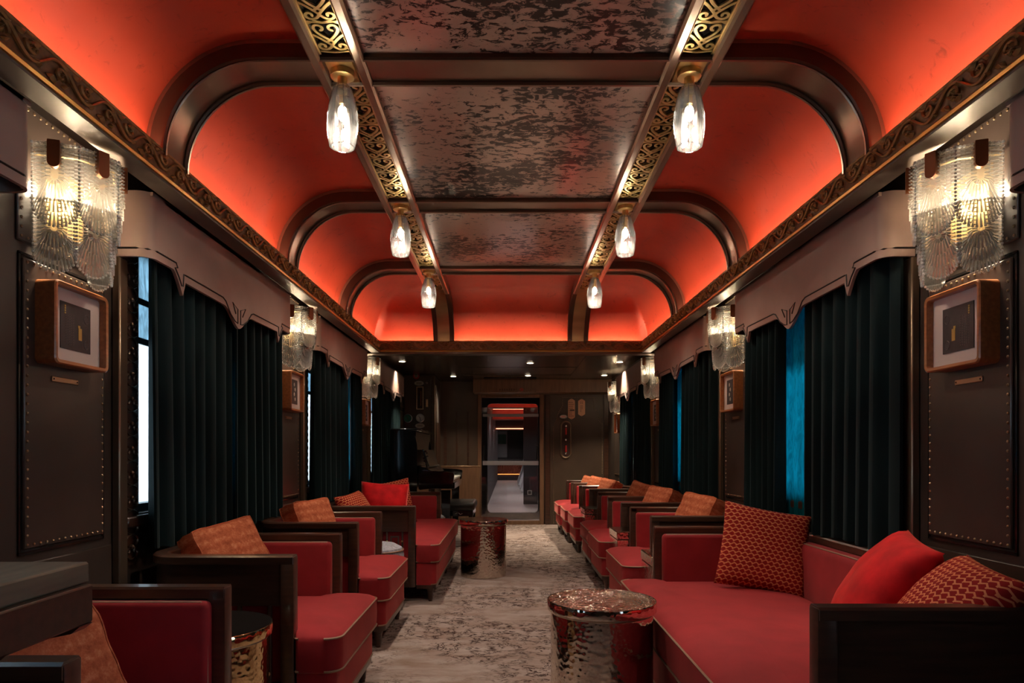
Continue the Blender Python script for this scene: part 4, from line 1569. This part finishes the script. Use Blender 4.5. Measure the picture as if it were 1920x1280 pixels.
# ------------------------------------------------------------------ wall sconces of fluted glass
def u_plate(w, top, bot, layers=4, step=0.0125):
    """U shaped fluted plate in the y/z plane, front towards -x; z from top down to bot"""
    mb, sheets, edge = MB(), MB(), MB()
    for L in range(layers):
        wk = w * (1 - 0.205 * L)
        wi = w * (1 - 0.205 * (L + 1)) if L < layers - 1 else w * 0.16
        bk = bot + (top - bot) * 0.165 * L
        bi = bot + (top - bot) * 0.165 * (L + 1) if L < layers - 1 else bk + wk * 0.55
        x0 = -0.0045 * L
        # contour from the top of one side round to the other

        def contour(wd, b):
            zc = min(top - 0.004, b + wd * 1.05)
            n1 = max(1, int((top - zc) / step))
            n2 = max(8, int(pi * wd / step))
            p = [(-wd, top - (top - zc) * i / n1) for i in range(n1)]
            p += [(-wd * cos(pi * i / n2), zc - wd * 1.05 * sin(pi * i / n2)) for i in range(n2 + 1)]
            p += [(wd, zc + (top - zc) * (i + 1) / n1) for i in range(n1)]
            return p, zc
        outc, zc = contour(wk, bk)
        sheet = [(y, z) for y, z in outc]
        sheets.prism(sheet, x0, x0 + 0.003, 'x')
        for y, z in outc:
            zi = bi + wi * 1.05
            if z >= zc - 1e-6:
                q = (y * (wi / wk), z + (zi - zc) * max(0.0, 1 - (z - zc) / 0.03) * 0.6)
            else:
                q = (y * (wi / wk), zi + (z - zc) * (wi / wk))
            d = Vector((q[0] - y, q[1] - z))
            if d.length < 1e-5:
                continue
            t = d.normalized()
            nrm = Vector((-t.y, t.x))
            a, b = Vector((y, z)), Vector(q)
            wa, wb = step * 0.30, step * 0.15
            pts = [a + nrm * wa, a - nrm * wa, b - nrm * wb, b + nrm * wb]
            xr = x0 - 0.006
            vs = [(x0, p.x, p.y) for p in pts] + [(xr, (a - t * 0.002).x, (a - t * 0.002).y), (xr + 0.003, b.x, b.y)]
            mb.add(vs, [(0, 1, 4), (1, 2, 5, 4), (2, 3, 5), (3, 0, 4, 5)])
        if L == 0:
            for y, z in outc:
                edge.sphere((x0 - 0.002, y, z), 0.0042, 5, 4)
    # beads along the top edge
    n = int(2 * w / step)
    for i in range(n + 1):
        edge.sphere((-0.004, -w + 2 * w * i / n, top), 0.0048, 6, 4)
    return sheets.mesh('glass_plate', 'sconce_sheet', False), mb.mesh('fluting', 'sconce_glass', fix=False), edge.mesh('beaded_edge', 'sconce_bead', fix=False)


pl_up = u_plate(0.0585, 1.890, 1.655, step=0.0105)
pl_lo = u_plate(0.0550, 1.735, 1.525, step=0.0105)
tab = MB().prism(round_poly([(-0.016, 1.818), (0.016, 1.818), (0.016, 1.895), (-0.016, 1.895)], [0.0155, 0.0155, 0.002, 0.002], 6), -0.026, -0.008, 'x').mesh('copper_tab', 'copper_tab')


def plate(r, ms, loc, rot=(0, 0, 0)):
    o = put('glass_plate', ms[0], r, loc, rot)
    put('fluting', ms[1], o)
    put('beaded_edge', ms[2], o)


def make_sconce():
    """half round of fluted plates. local: wall at x = 0, aisle towards -x, z absolute"""
    r = empty('wall_sconce')
    MB().box(-0.020, 0.0, -0.09, 0.09, 1.66, 1.86, 0.004).build('back_plate', 'brass', r)
    ring = [(-0.015, -0.139), (-0.127, -0.101), (-0.179, 0.0), (-0.127, 0.101), (-0.015, 0.139)]
    MB().tube([(x * 0.93, y * 0.93, 1.862) for x, y in ring], 0.005, 6).build('hanging_bar', 'brass', r)
    for (ax, ay), (bx, by) in zip(ring[:-1], ring[1:]):
        th = math.atan2(-(bx - ax), by - ay)
        cx, cy = (ax + bx) / 2, (ay + by) / 2
        plate(r, pl_up, (cx, cy, 0), (0, 0, th))
        put('copper_tab', tab, r, (cx, cy, 0), (0, 0, th))
        plate(r, pl_lo, (cx * 0.86, cy * 0.90, 0), (0, 0, th))
    for y in (-0.045, 0.045):
        b = MB().sphere((-0.060, y, 1.775), 0.012, 10, 8, (1, 1, 1.5)).build('bulb', 'bulb_sconce', r)
        MB().lathe([(0.009, 1.789), (0.009, 1.815)], 10, (-0.060, y, 0)).build('socket', 'brass', b)
        lamp('light', 'POINT', (-0.055, y, 1.775), P_SCONCE, WARM, 0.03, r)
    return r


sc0 = make_sconce()
SCN = ['between the nearest pelmets', 'between the first and second full pelmets', 'between the second and third full pelmets', 'beside the far bulkhead']
first = True
for side in (-1, 1):
    for k in range(4):
        y = S[k] + PEL + 0.286
        if side < 0 and k == 3:
            continue
        o = sc0 if first else copy_tree(sc0)
        first = False
        o.location = (side * XW, y, 0)
        o.rotation_euler = (0, 0, 0 if side > 0 else pi)
        tag(o, 'tiered fluted glass wall sconce %s, %s' % (SCN[k], SIDE[side]), 'wall sconce', 'fluted glass sconces')


# ------------------------------------------------------------------ pendants under the girders
def make_pendant():
    """local origin at the soffit of the rib, hanging down"""
    r = empty('pendant_lamp')
    MB().lathe([(0.034, -0.024), (0.040, -0.021), (0.040, -0.002), (0.038, 0.0)], 28).build('ceiling_mount', 'brass', r)
    MB().lathe([(0.017, -0.075), (0.017, -0.022)], 20).build('stem', 'brass', r)
    n = 10
    outer = [(0.022, -0.050), (0.032, -0.066), (0.043, -0.100), (0.051, -0.145), (0.054, -0.175), (0.050, -0.225), (0.043, -0.262)]
    inner = [(a - 0.004, z) for a, z in reversed(outer)]
    mb = MB()
    mb.lathe(outer + inner, n, cap=False)
    o = mb.build('glass_shade', 'pendant_glass', r, smooth=False)
    rb = MB()
    for i in range(n):
        a = 2 * pi * i / n
        rb.tube([(q * cos(a), q * sin(a), z) for q, z in outer], 0.0016, 4)
    rb.tube([(0.041 * cos(2 * pi * i / n), 0.041 * sin(2 * pi * i / n), -0.262) for i in range(n)], 0.0022, 5, closed=True)
    rb.build('facet_edge', 'pendant_glass', o)
    MB().lathe([(0.012, -0.115), (0.012, -0.07)], 14).build('socket', 'brass', r)
    MB().sphere((0, 0, -0.145), 0.0165, 14, 10, (1, 1, 1.7)).build('bulb', 'bulb', r)
    lamp('light', 'POINT', (0, 0, -0.145), P_PENDANT, (1.0, 0.84, 0.64), 0.02, r)
    lamp('fill_spot', 'SPOT', (0, 0, -0.165), P_FILL_SPOT, (1.0, 0.84, 0.66), 0.03, r, spot=R(135), blend=0.8)  # added spot to brighten the seats and floor below; pendant has no reflector
    return r


p0 = make_pendant()
PN = ['just above the viewer', 'under the nearest bronze rib', 'under the second bronze rib', 'under the third bronze rib']
first = True
for side in (-1, 1):
    for k, y in list(enumerate(RIBS))[1:]:
        o = p0 if first else copy_tree(p0)
        first = False
        o.location = (side * 0.600, y + RIBW / 2, 2.324)
        tag(o, 'faceted glass pendant lamp %s, %s' % (PN[k], SIDE[side]), 'pendant lamp', 'faceted pendant lamps')

# downlights in the low ceiling
DLN = {0: 'nearer the end cornice', 1: 'nearer the glass door'}
for row, pts_ in enumerate((((754, 677), (994, 680), (1162, 678)), ((850, 705), (990, 703.5), (1133, 703)))):
    for j, (px, py) in enumerate(pts_):
        d = 1.03 * 1280 / (851 - py)
        p = at(px, py, d)
        o = empty('recessed_downlight', (p.x, p.y, 2.03))
        tag(o, 'recessed round downlight in the low ceiling %s, %s' % (DLN[row], ['over the piano side', 'over the aisle', 'over the far armchairs'][j]), 'ceiling light', 'recessed downlights')
        MB().lathe([(0.042, -0.004), (0.046, -0.002), (0.046, 0.004)], 20).build('ring', 'brass_band', o)
        MB().lathe([(0.034, -0.006), (0.034, 0.0)], 20).build('lens', 'led_down', o)
        lamp('light', 'SPOT', (0, 0, -0.02), P_DOWN * (2.2 if j == 2 else 1.0), (1.0, 0.83, 0.60), 0.03, o, spot=R(95), blend=0.7)


# ------------------------------------------------------------------ framed pictures and their plaques
def picture(side, y, label, plabel, variant):
    o = empty('picture_frame', (side * (XW - 0.012), y, 1.385))
    o.rotation_euler = (0, 0, 0 if side > 0 else pi)
    tag(o, label, 'picture', 'framed prints between the windows')
    hw, hh, dp = 0.132, 0.122, 0.060
    out = rrect(-hw, hw, -hh, hh, 0.018, 5)
    inn = rrect(-hw + 0.013, hw - 0.013, -hh + 0.013, hh - 0.013, 0.010, 5)
    n = len(out)
    vs = [(0, *p) for p in out] + [(-dp + 0.004, *p) for p in out] + [(-dp, p[0] * 0.97, p[1] * 0.97) for p in out] + [(-dp + 0.002, *p) for p in inn] + [(-0.030, *p) for p in inn]
    fs = []
    for k in range(4):
        for i in range(n):
            j = (i + 1) % n
            fs.append((k * n + i, k * n + j, (k + 1) * n + j, (k + 1) * n + i))
    MB().add(vs, fs).build('frame', 'wood_frame', o)
    MB().box(-0.036, -0.002, -hw + 0.01, hw - 0.01, -hh + 0.01, hh - 0.01).build('mat_board', 'mat_board', o, smooth=False)
    sy = -1 if side > 0 else 1
    if variant == 0:
        c = 0.005 * sy
        p = MB().box(-0.0385, -0.034, c - 0.072, c + 0.072, -0.070, 0.070).build('print', 'print_dark', o, smooth=False)
        g = MB()
        for i in range(4):
            g.box(-0.0395, -0.038, sy * 0.060, sy * 0.054, 0.056 - 0.007 * i, 0.061 - 0.007 * i)
        g.box(-0.0395, -0.038, sy * -0.006, sy * -0.022, -0.035, 0.002)
        g.box(-0.0395, -0.038, sy * -0.004, sy * -0.014, 0.002, 0.010)
        g.build('gold_mark', 'print_gold', p, smooth=False)['kind'] = 'stuff'
        t = MB()
        rnd = random.Random(4)
        for col_ in range(5):
            z = 0.038
            while z > -0.055:
                hl_ = rnd.uniform(0.003, 0.006)
                t.box(-0.0392, -0.038, sy * (0.056 - 0.009 * col_), sy * (0.0525 - 0.009 * col_), z - hl_, z)
                z -= hl_ + 0.003
        for q in range(2):
            t.tube([(-0.0388, sy * (-0.045 + 0.012 * cos(a)), (0.035 if q == 0 else -0.045) + 0.014 * sin(a)) for a in [2 * pi * i / 12 for i in range(12)]], 0.0012, 4, closed=True)
        t.build('fine_print', 'print_grey', p, smooth=False)['kind'] = 'stuff'
    else:
        p = MB().box(-0.0385, -0.034, -0.055, 0.055, -0.075, 0.075).build('print', 'print_dark', o, smooth=False)
        g = MB()
        for i in range(4):
            g.sphere((-0.0385, 0.008 * (-1) ** i, 0.045 - 0.03 * i), 0.012, 8, 5, (0.1, 1, 1))
        g.build('pale_motif', 'plaque_pale', p)
    q = empty('name_plaque', (side * (XW - 0.012), y, 1.225))
    q.rotation_euler = (0, 0, 0 if side > 0 else pi)
    tag(q, plabel, 'plaque', 'small brass plaques below the prints')
    MB().box(-0.004, 0.0, -0.062, 0.062, -0.008, 0.008, 0.0015).build('plate', 'plaque_brass', q)
    for s in (-1, 1):
        MB().sphere((-0.004, s * 0.055, 0), 0.0028, 6, 4).build('screw', 'ink', q)


for side in (-1, 1):
    for k in range(3):
        y = S[k] + PEL + 0.12 + 0.19 - 0.015
        place = ['below the nearest sconce', 'below the second sconce', 'below the third sconce'][k]
        picture(side, y, 'rounded wooden picture frame with pale mat %s, %s' % (place, SIDE[side]), 'little brass name plaque under the framed print %s, %s' % (place, SIDE[side]), 0 if k == 0 else 1)
picture(1, S[3] + PEL + 0.36, 'rounded wooden frame beside the far bulkhead, seen edge on', 'little brass name plaque on the wall beside the far bulkhead', 1)

# ------------------------------------------------------------------ far end: cabinet, piano, bench, low screen
cab = empty('corner_cabinet', (-1.19, 8.90, 0))
tag(cab, 'tall dark cabinet with gauges beside the piano in the far corner', 'cabinet')
xr_ = at(815, 800, 8.9).x + 1.19
MB().box(-0.19, xr_, 0.0, 0.78, 0.0, 2.028, 0.006).build('body', 'wall_end', cab)
MB().box(xr_ - 0.05, xr_ - 0.044, -0.004, 0.004, 0.3, 1.98).build('panel_seam', 'black_gloss', cab, smooth=False)
MB().box(xr_ - 0.006, xr_ + 0.006, 0.0, 0.012, 0.0, 2.02, 0.002).build('corner_bead', 'trim_metal', cab)
sd = MB().box(xr_, xr_ + 0.012, 0.12, 0.62, 0.9, 1.90, 0.004).build('side_door', 'wood', cab)
MB().box(xr_ + 0.010, xr_ + 0.016, 0.16, 0.36, 1.42, 1.84).build('glass_panel', 'steel_dull', sd, smooth=False)


def on_cab(px, py):
    p = at(px, py, 8.895)
    return p


def plaque_oval(px, py, w, h, label, material='plaque_pale', ink=True, d=8.896):
    p = at(px, py, d)
    o = empty('oval_plaque', p)
    tag(o, label, 'plaque')
    pts_ = [(w / 2 * cos(a), h / 2 * sin(a)) for a in [2 * pi * i / 28 for i in range(28)]]
    MB().prism(pts_, -0.010, 0.004, 'y').build('plate', material, o)
    MB().tube([(x * 0.96, -0.011, z * 0.94) for x, z in pts_], 0.004, 5, closed=True).build('rim', 'steel_dull', o)
    if ink:
        t = MB()
        for r_ in range(2):
            for i in range(6):
                t.box(-w * 0.28 + i * w * 0.095, -w * 0.28 + i * w * 0.095 + w * 0.06, -0.0115, -0.009, h * (0.05 - 0.22 * r_), h * (0.19 - 0.22 * r_))
        t.build('print', 'ink' if material != 'chrome' else 'ink_red', o, smooth=False)
    return o


plaque_oval(786, 718.5, 0.125, 0.066, 'pale oval plaque at the top of the corner cabinet')
plaque_oval(787.5, 798, 0.125, 0.066, 'pale oval plaque below the white gauge on the corner cabinet')
plaque_oval(1056.5, 781, 0.108, 0.060, 'small oval metal plaque with red mark on the far bulkhead', 'chrome', True, YE - 0.004)


def gauge(px, py, r, face, label, name='pressure_gauge', needle=True):
    p = on_cab(px, py)
    o = empty(name, p)
    tag(o, label, 'gauge')
    Mx = Matrix.Rotation(R(90), 4, 'X')
    MB().lathe([(r, -0.004), (r, 0.02), (r * 0.9, 0.026)], 28, M=Mx).build('case', 'steel_dull', o)
    MB().lathe([(r * 0.88, 0.02), (r * 0.88, 0.0275)], 28, M=Mx).build('dial', face, o)
    if needle:
        t = MB()
        t.tube([(0, -0.029, 0), (r * 0.1, -0.029, -r * 0.65)], 0.0035, 4)
        t.tube([(0, -0.029, 0), (-r * 0.35, -0.029, r * 0.45)], 0.003, 4)
        t.build('needle', 'ink', o)
        t = MB()
        for i in range(12):
            a = R(30 * i)
            t.box(-0.002, 0.002, -0.0285, -0.027, r * 0.68, r * 0.82, M=Matrix.Rotation(a, 4, 'Y'))
        t.build('tick_marks', 'ink', o, smooth=False)


gauge(765, 784, 0.056, 'gauge_green', 'round green gauge on the corner cabinet')
gauge(788, 783.5, 0.056, 'gauge_white', 'round white gauge on the corner cabinet')
p = on_cab(780.5, 704.5)
o = empty('round_sign', p)
tag(o, 'round red warning sign at the top of the corner cabinet', 'sign')
Mx = Matrix.Rotation(R(90), 4, 'X')
MB().lathe([(0.041, 0.0), (0.041, 0.006)], 28, M=Mx).build('disc', 'ink_red', o)
MB().lathe([(0.024, 0.005), (0.024, 0.0075)], 24, M=Mx).build('centre', 'plaque_pale', o)
MB().tube([(0.011 * cos(a), -0.008, 0.011 * sin(a)) for a in [2 * pi * i / 12 for i in range(12)]], 0.003, 4, closed=True).build('symbol', 'ink', o)
for i, (px, py) in enumerate(((800, 717.5), (800, 809))):
    p = on_cab(px, py)
    o = empty('round_stud', p)
    tag(o, 'small round metal lock on the corner cabinet %s' % ('beside the top oval plaque' if i == 0 else 'below the gauges'), 'lock')
    MB().lathe([(0.016, 0.0), (0.016, 0.008), (0.010, 0.011)], 16, M=Mx).build('barrel', 'chrome', o)
    MB().box(-0.009, 0.009, -0.0135, -0.010, -0.0015, 0.0015, M=Matrix.Rotation(R(35), 4, 'Y')).build('slot', 'ink', o, smooth=False)
# glazed recess with a lever
p = on_cab(787.5, 746)
o = empty('glazed_recess', p)
tag(o, 'narrow glazed case with a copper tube on the corner cabinet', 'case')
hw, hh = 0.045, 0.148
f = MB()
for (a, b, c_, d_) in ((-hw, -hw + 0.010, -hh, hh), (hw - 0.010, hw, -hh, hh), (-hw, hw, -hh, -hh + 0.010), (-hw, hw, hh - 0.010, hh)):
    f.box(a, b, -0.022, 0.003, c_, d_)
f.build('frame', 'plaque_brass', o, smooth=False)
MB().box(-hw + 0.008, hw - 0.008, -0.006, 0.003, -hh + 0.008, hh - 0.008).build('backing', 'ink', o, smooth=False)
MB().tube([(0.012, -0.014, -0.10), (0.012, -0.014, 0.09)], 0.007, 8).build('tube', 'copper_tab', o)
MB().tube([(-0.010, -0.014, -0.10), (-0.010, -0.014, 0.03)], 0.009, 8).build('tube', 'print_dark', o)
p = on_cab(800.5, 755.5)
o = empty('brass_tag', p)
tag(o, 'narrow brass strip beside the glazed case on the corner cabinet', 'tag')
MB().box(-0.014, 0.014, -0.005, 0.003, -0.050, 0.050, 0.002).build('strip', 'plaque_brass', o)
for z in (-0.042, 0.042):
    MB().sphere((0, -0.005, z), 0.004, 6, 4).build('screw', 'ink', o)

# upright piano
pn = empty('upright_piano', (-1.27, 7.20, 0))
tag(pn, 'glossy black upright piano with open keyboard against the wall', 'piano')
MB().box(0.01, 0.27, 0.02, 1.33, 0.10, 1.245, 0.006).build('case', 'piano_black', pn)
MB().box(0.0, 0.295, 0.0, 1.35, 1.245, 1.268, 0.006).build('lid', 'piano_black', pn)
for y in (0.0, 1.31):
    MB().prism([(0.0, 0.0), (0.33, 0.0), (0.33, 0.10), (0.285, 0.14), (0.285, 1.10), (0.25, 1.246), (0.0, 1.246)], y, y + 0.04, 'y').build('side_panel', 'piano_black', pn, smooth=False)
    MB().prism(round_poly([(0.30, 0.62), (0.66, 0.66), (0.68, 0.80), (0.60, 0.815), (0.30, 0.83)], 0.02, 3), y, y + 0.05, 'y').build('key_block', 'piano_black', pn)
    MB().prism([(0.56, 0.0), (0.62, 0.0), (0.64, 0.62), (0.54, 0.62)], y, y + 0.05, 'y').build('front_leg', 'piano_black', pn)
MB().box(0.30, 0.68, 0.05, 1.31, 0.63, 0.70, 0.006).build('keybed', 'piano_black', pn)
kb = MB().box(0.48, 0.655, 0.07, 1.29, 0.70, 0.722).build('keyboard', 'piano_black', pn, smooth=False)
wk = MB().box(-0.08, 0.085, -0.0108, 0.0108, 0.0, 0.018, 0.001).mesh('white_key', 'ivory')
bk = MB().box(-0.08, 0.02, -0.006, 0.006, 0.0, 0.028, 0.001).mesh('black_key', 'piano_black')
for i in range(52):
    put('white_key', wk, kb, (0.57, 0.08 + 0.0233 * (i + 0.5), 0.722))
    if i % 7 not in (2, 6) and i < 51:
        put('black_key', bk, kb, (0.57, 0.08 + 0.0233 * (i + 1), 0.724))
MB().prism([(0.30, 0.80), (0.47, 0.76), (0.47, 0.80), (0.36, 0.86), (0.30, 0.87)], 0.05, 1.31, 'y').build('fallboard', 'piano_black', pn)
ms = MB().prism([(0.37, 0.86), (0.385, 0.855), (0.335, 1.05), (0.325, 1.05)], 0.12, 1.20, 'y').build('music_desk', 'piano_black', pn)
MB().tube([(0.40, 0.14, 0.865), (0.40, 1.18, 0.865)], 0.006, 6).build('desk_ledge', 'steel_dull', ms)
sh = MB()
for i in range(9):
    a = 2 * pi * i / 9
    sh.sphere((0.362 + 0.02 * cos(a), 0.10 + 0.0 * i, 0.975 + 0.055 * sin(a)), 0.012, 6, 4)
sh.tube([(0.40, 0.098, 0.87), (0.335, 0.098, 1.05)], 0.008, 6)
sh.build('desk_fretwork', 'piano_black', ms)

bn = empty('piano_bench', (-0.57, 7.72, 0))
tag(bn, 'black leather piano bench in front of the keyboard', 'bench')
MB().box(-0.185, 0.185, -0.33, 0.33, 0.385, 0.475, 0.03, seg=3).build('cushion_top', 'leather_black', bn)
MB().box(-0.165, 0.165, -0.31, 0.31, 0.325, 0.388, 0.004).build('apron', 'piano_black', bn)
for x in (-0.14, 0.14):
    for y in (-0.28, 0.28):
        MB().box(x - 0.022, x + 0.022, y - 0.022, y + 0.022, 0.0, 0.33, 0.003).build('leg', 'piano_black', bn)
MB().tube([(-0.03, -0.32, 0.355), (0.0, -0.335, 0.372), (0.03, -0.34, 0.350), (0.05, -0.335, 0.36)], 0.006, 6).build('crank', 'chrome', bn)

a, b = at(827, 983, 9.55), at(900, 873, 9.55)
ls = empty('low_screen', (a.x, 9.55, 0))
tag(ls, 'waist high brown wooden screen between the piano and the glass door', 'screen')
MB().box(0.0, b.x - a.x, 0.0, 0.05, 0.0, b.z - 0.012, 0.003).build('board', 'wood_tan', ls)
MB().box(-0.005, b.x - a.x + 0.005, -0.005, 0.055, b.z - 0.012, b.z, 0.003).build('cap_rail', 'plaque_brass', ls)

# things on the far bulkhead
for (x0, x1, y0, y1, lab, dense) in ((1065, 1078, 747, 786, 'copper notice plate with eight lines on the far bulkhead', True), (1084, 1097, 747.5, 780, 'smaller copper notice plate on the far bulkhead', False)):
    a, b = at(x0, y1, YE - 0.004), at(x1, y0, YE - 0.004)
    w_, h_ = b.x - a.x, b.z - a.z
    o = empty('notice_plate', ((a.x + b.x) / 2, YE - 0.002, (a.z + b.z) / 2))
    tag(o, lab, 'notice', 'copper notice plates')
    ol = [(-w_ / 2, -h_ / 2 + 0.03), (-w_ / 4, -h_ / 2 + 0.012), (0, -h_ / 2), (w_ / 4, -h_ / 2 + 0.012), (w_ / 2, -h_ / 2 + 0.03), (w_ / 2, h_ / 2 - 0.03), (w_ / 4, h_ / 2 - 0.012), (0, h_ / 2), (-w_ / 4, h_ / 2 - 0.012), (-w_ / 2, h_ / 2 - 0.03)]
    MB().prism(ol, -0.006, 0.0, 'y').build('plate', 'plaque_copper', o, smooth=False)
    t = MB()
    rnd = random.Random(9)
    if dense:
        for i in range(8):
            z = h_ / 2 - 0.055 - i * 0.0275
            t.box(-w_ * 0.38, -w_ * 0.26, -0.0075, -0.005, z - 0.006, z + 0.006)
            if i == 4:
                t.box(-w_ * 0.22, w_ * 0.42, -0.0075, -0.005, z - 0.011, z + 0.011)
            else:
                for j in range(rnd.randint(2, 4)):
                    t.box(-w_ * 0.18 + j * 0.014, -w_ * 0.18 + j * 0.014 + 0.009, -0.0072, -0.005, z - 0.005, z + 0.005)
    else:
        for cx, n_, z0 in ((-0.012, 2, h_ / 2 - 0.045), (0.010, 2, h_ / 2 - 0.045), (-0.012, 5, h_ / 2 - 0.10), (0.006, 3, h_ / 2 - 0.10)):
            for i in range(n_):
                t.box(cx - 0.005, cx + 0.005, -0.0072, -0.005, z0 - 0.020 * i - 0.005, z0 - 0.020 * i + 0.006)
    t.build('print', 'ink', o, smooth=False)
    for s in (-1, 1):
        MB().sphere((0, -0.006, s * (h_ / 2 - 0.014)), 0.0035, 6, 4).build('screw', 'ink', o)
a, b = at(1052, 858, YE), at(1070, 790, YE)
w_, h_ = (b.x - a.x) / 2, (b.z - a.z) / 2
o = empty('handle_recess', ((a.x + b.x) / 2, YE, (a.z + b.z) / 2))
tag(o, 'oblong metal rimmed recess with two red levers on the far bulkhead', 'control box')
ov = rrect(-w_, w_, -h_, h_, w_ * 0.98, 8)
MB().prism([(x * 0.93, z * 0.97) for x, z in ov], -0.006, 0.0, 'y').build('backing', 'ink', o)
MB().tube([(x, -0.008, z) for x, z in ov], 0.012, 8, closed=True).build('rim', 'trim_metal', o)
for z in (h_ * 0.46, -h_ * 0.50):
    lv = MB().box(-0.013, 0.013, -0.035, -0.006, z - 0.048, z + 0.048, 0.006, seg=2).build('red_lever', 'ink_red', o)
    lv['label'] = 'red lever'
for z in (h_ * 0.74, 0.0, -h_ * 0.76):
    MB().lathe([(0.016, 0.0), (0.016, 0.022), (0.008, 0.026)], 14, M=Matrix.Translation((0, 0, z)) @ Mx).build('knob', 'chrome', o)
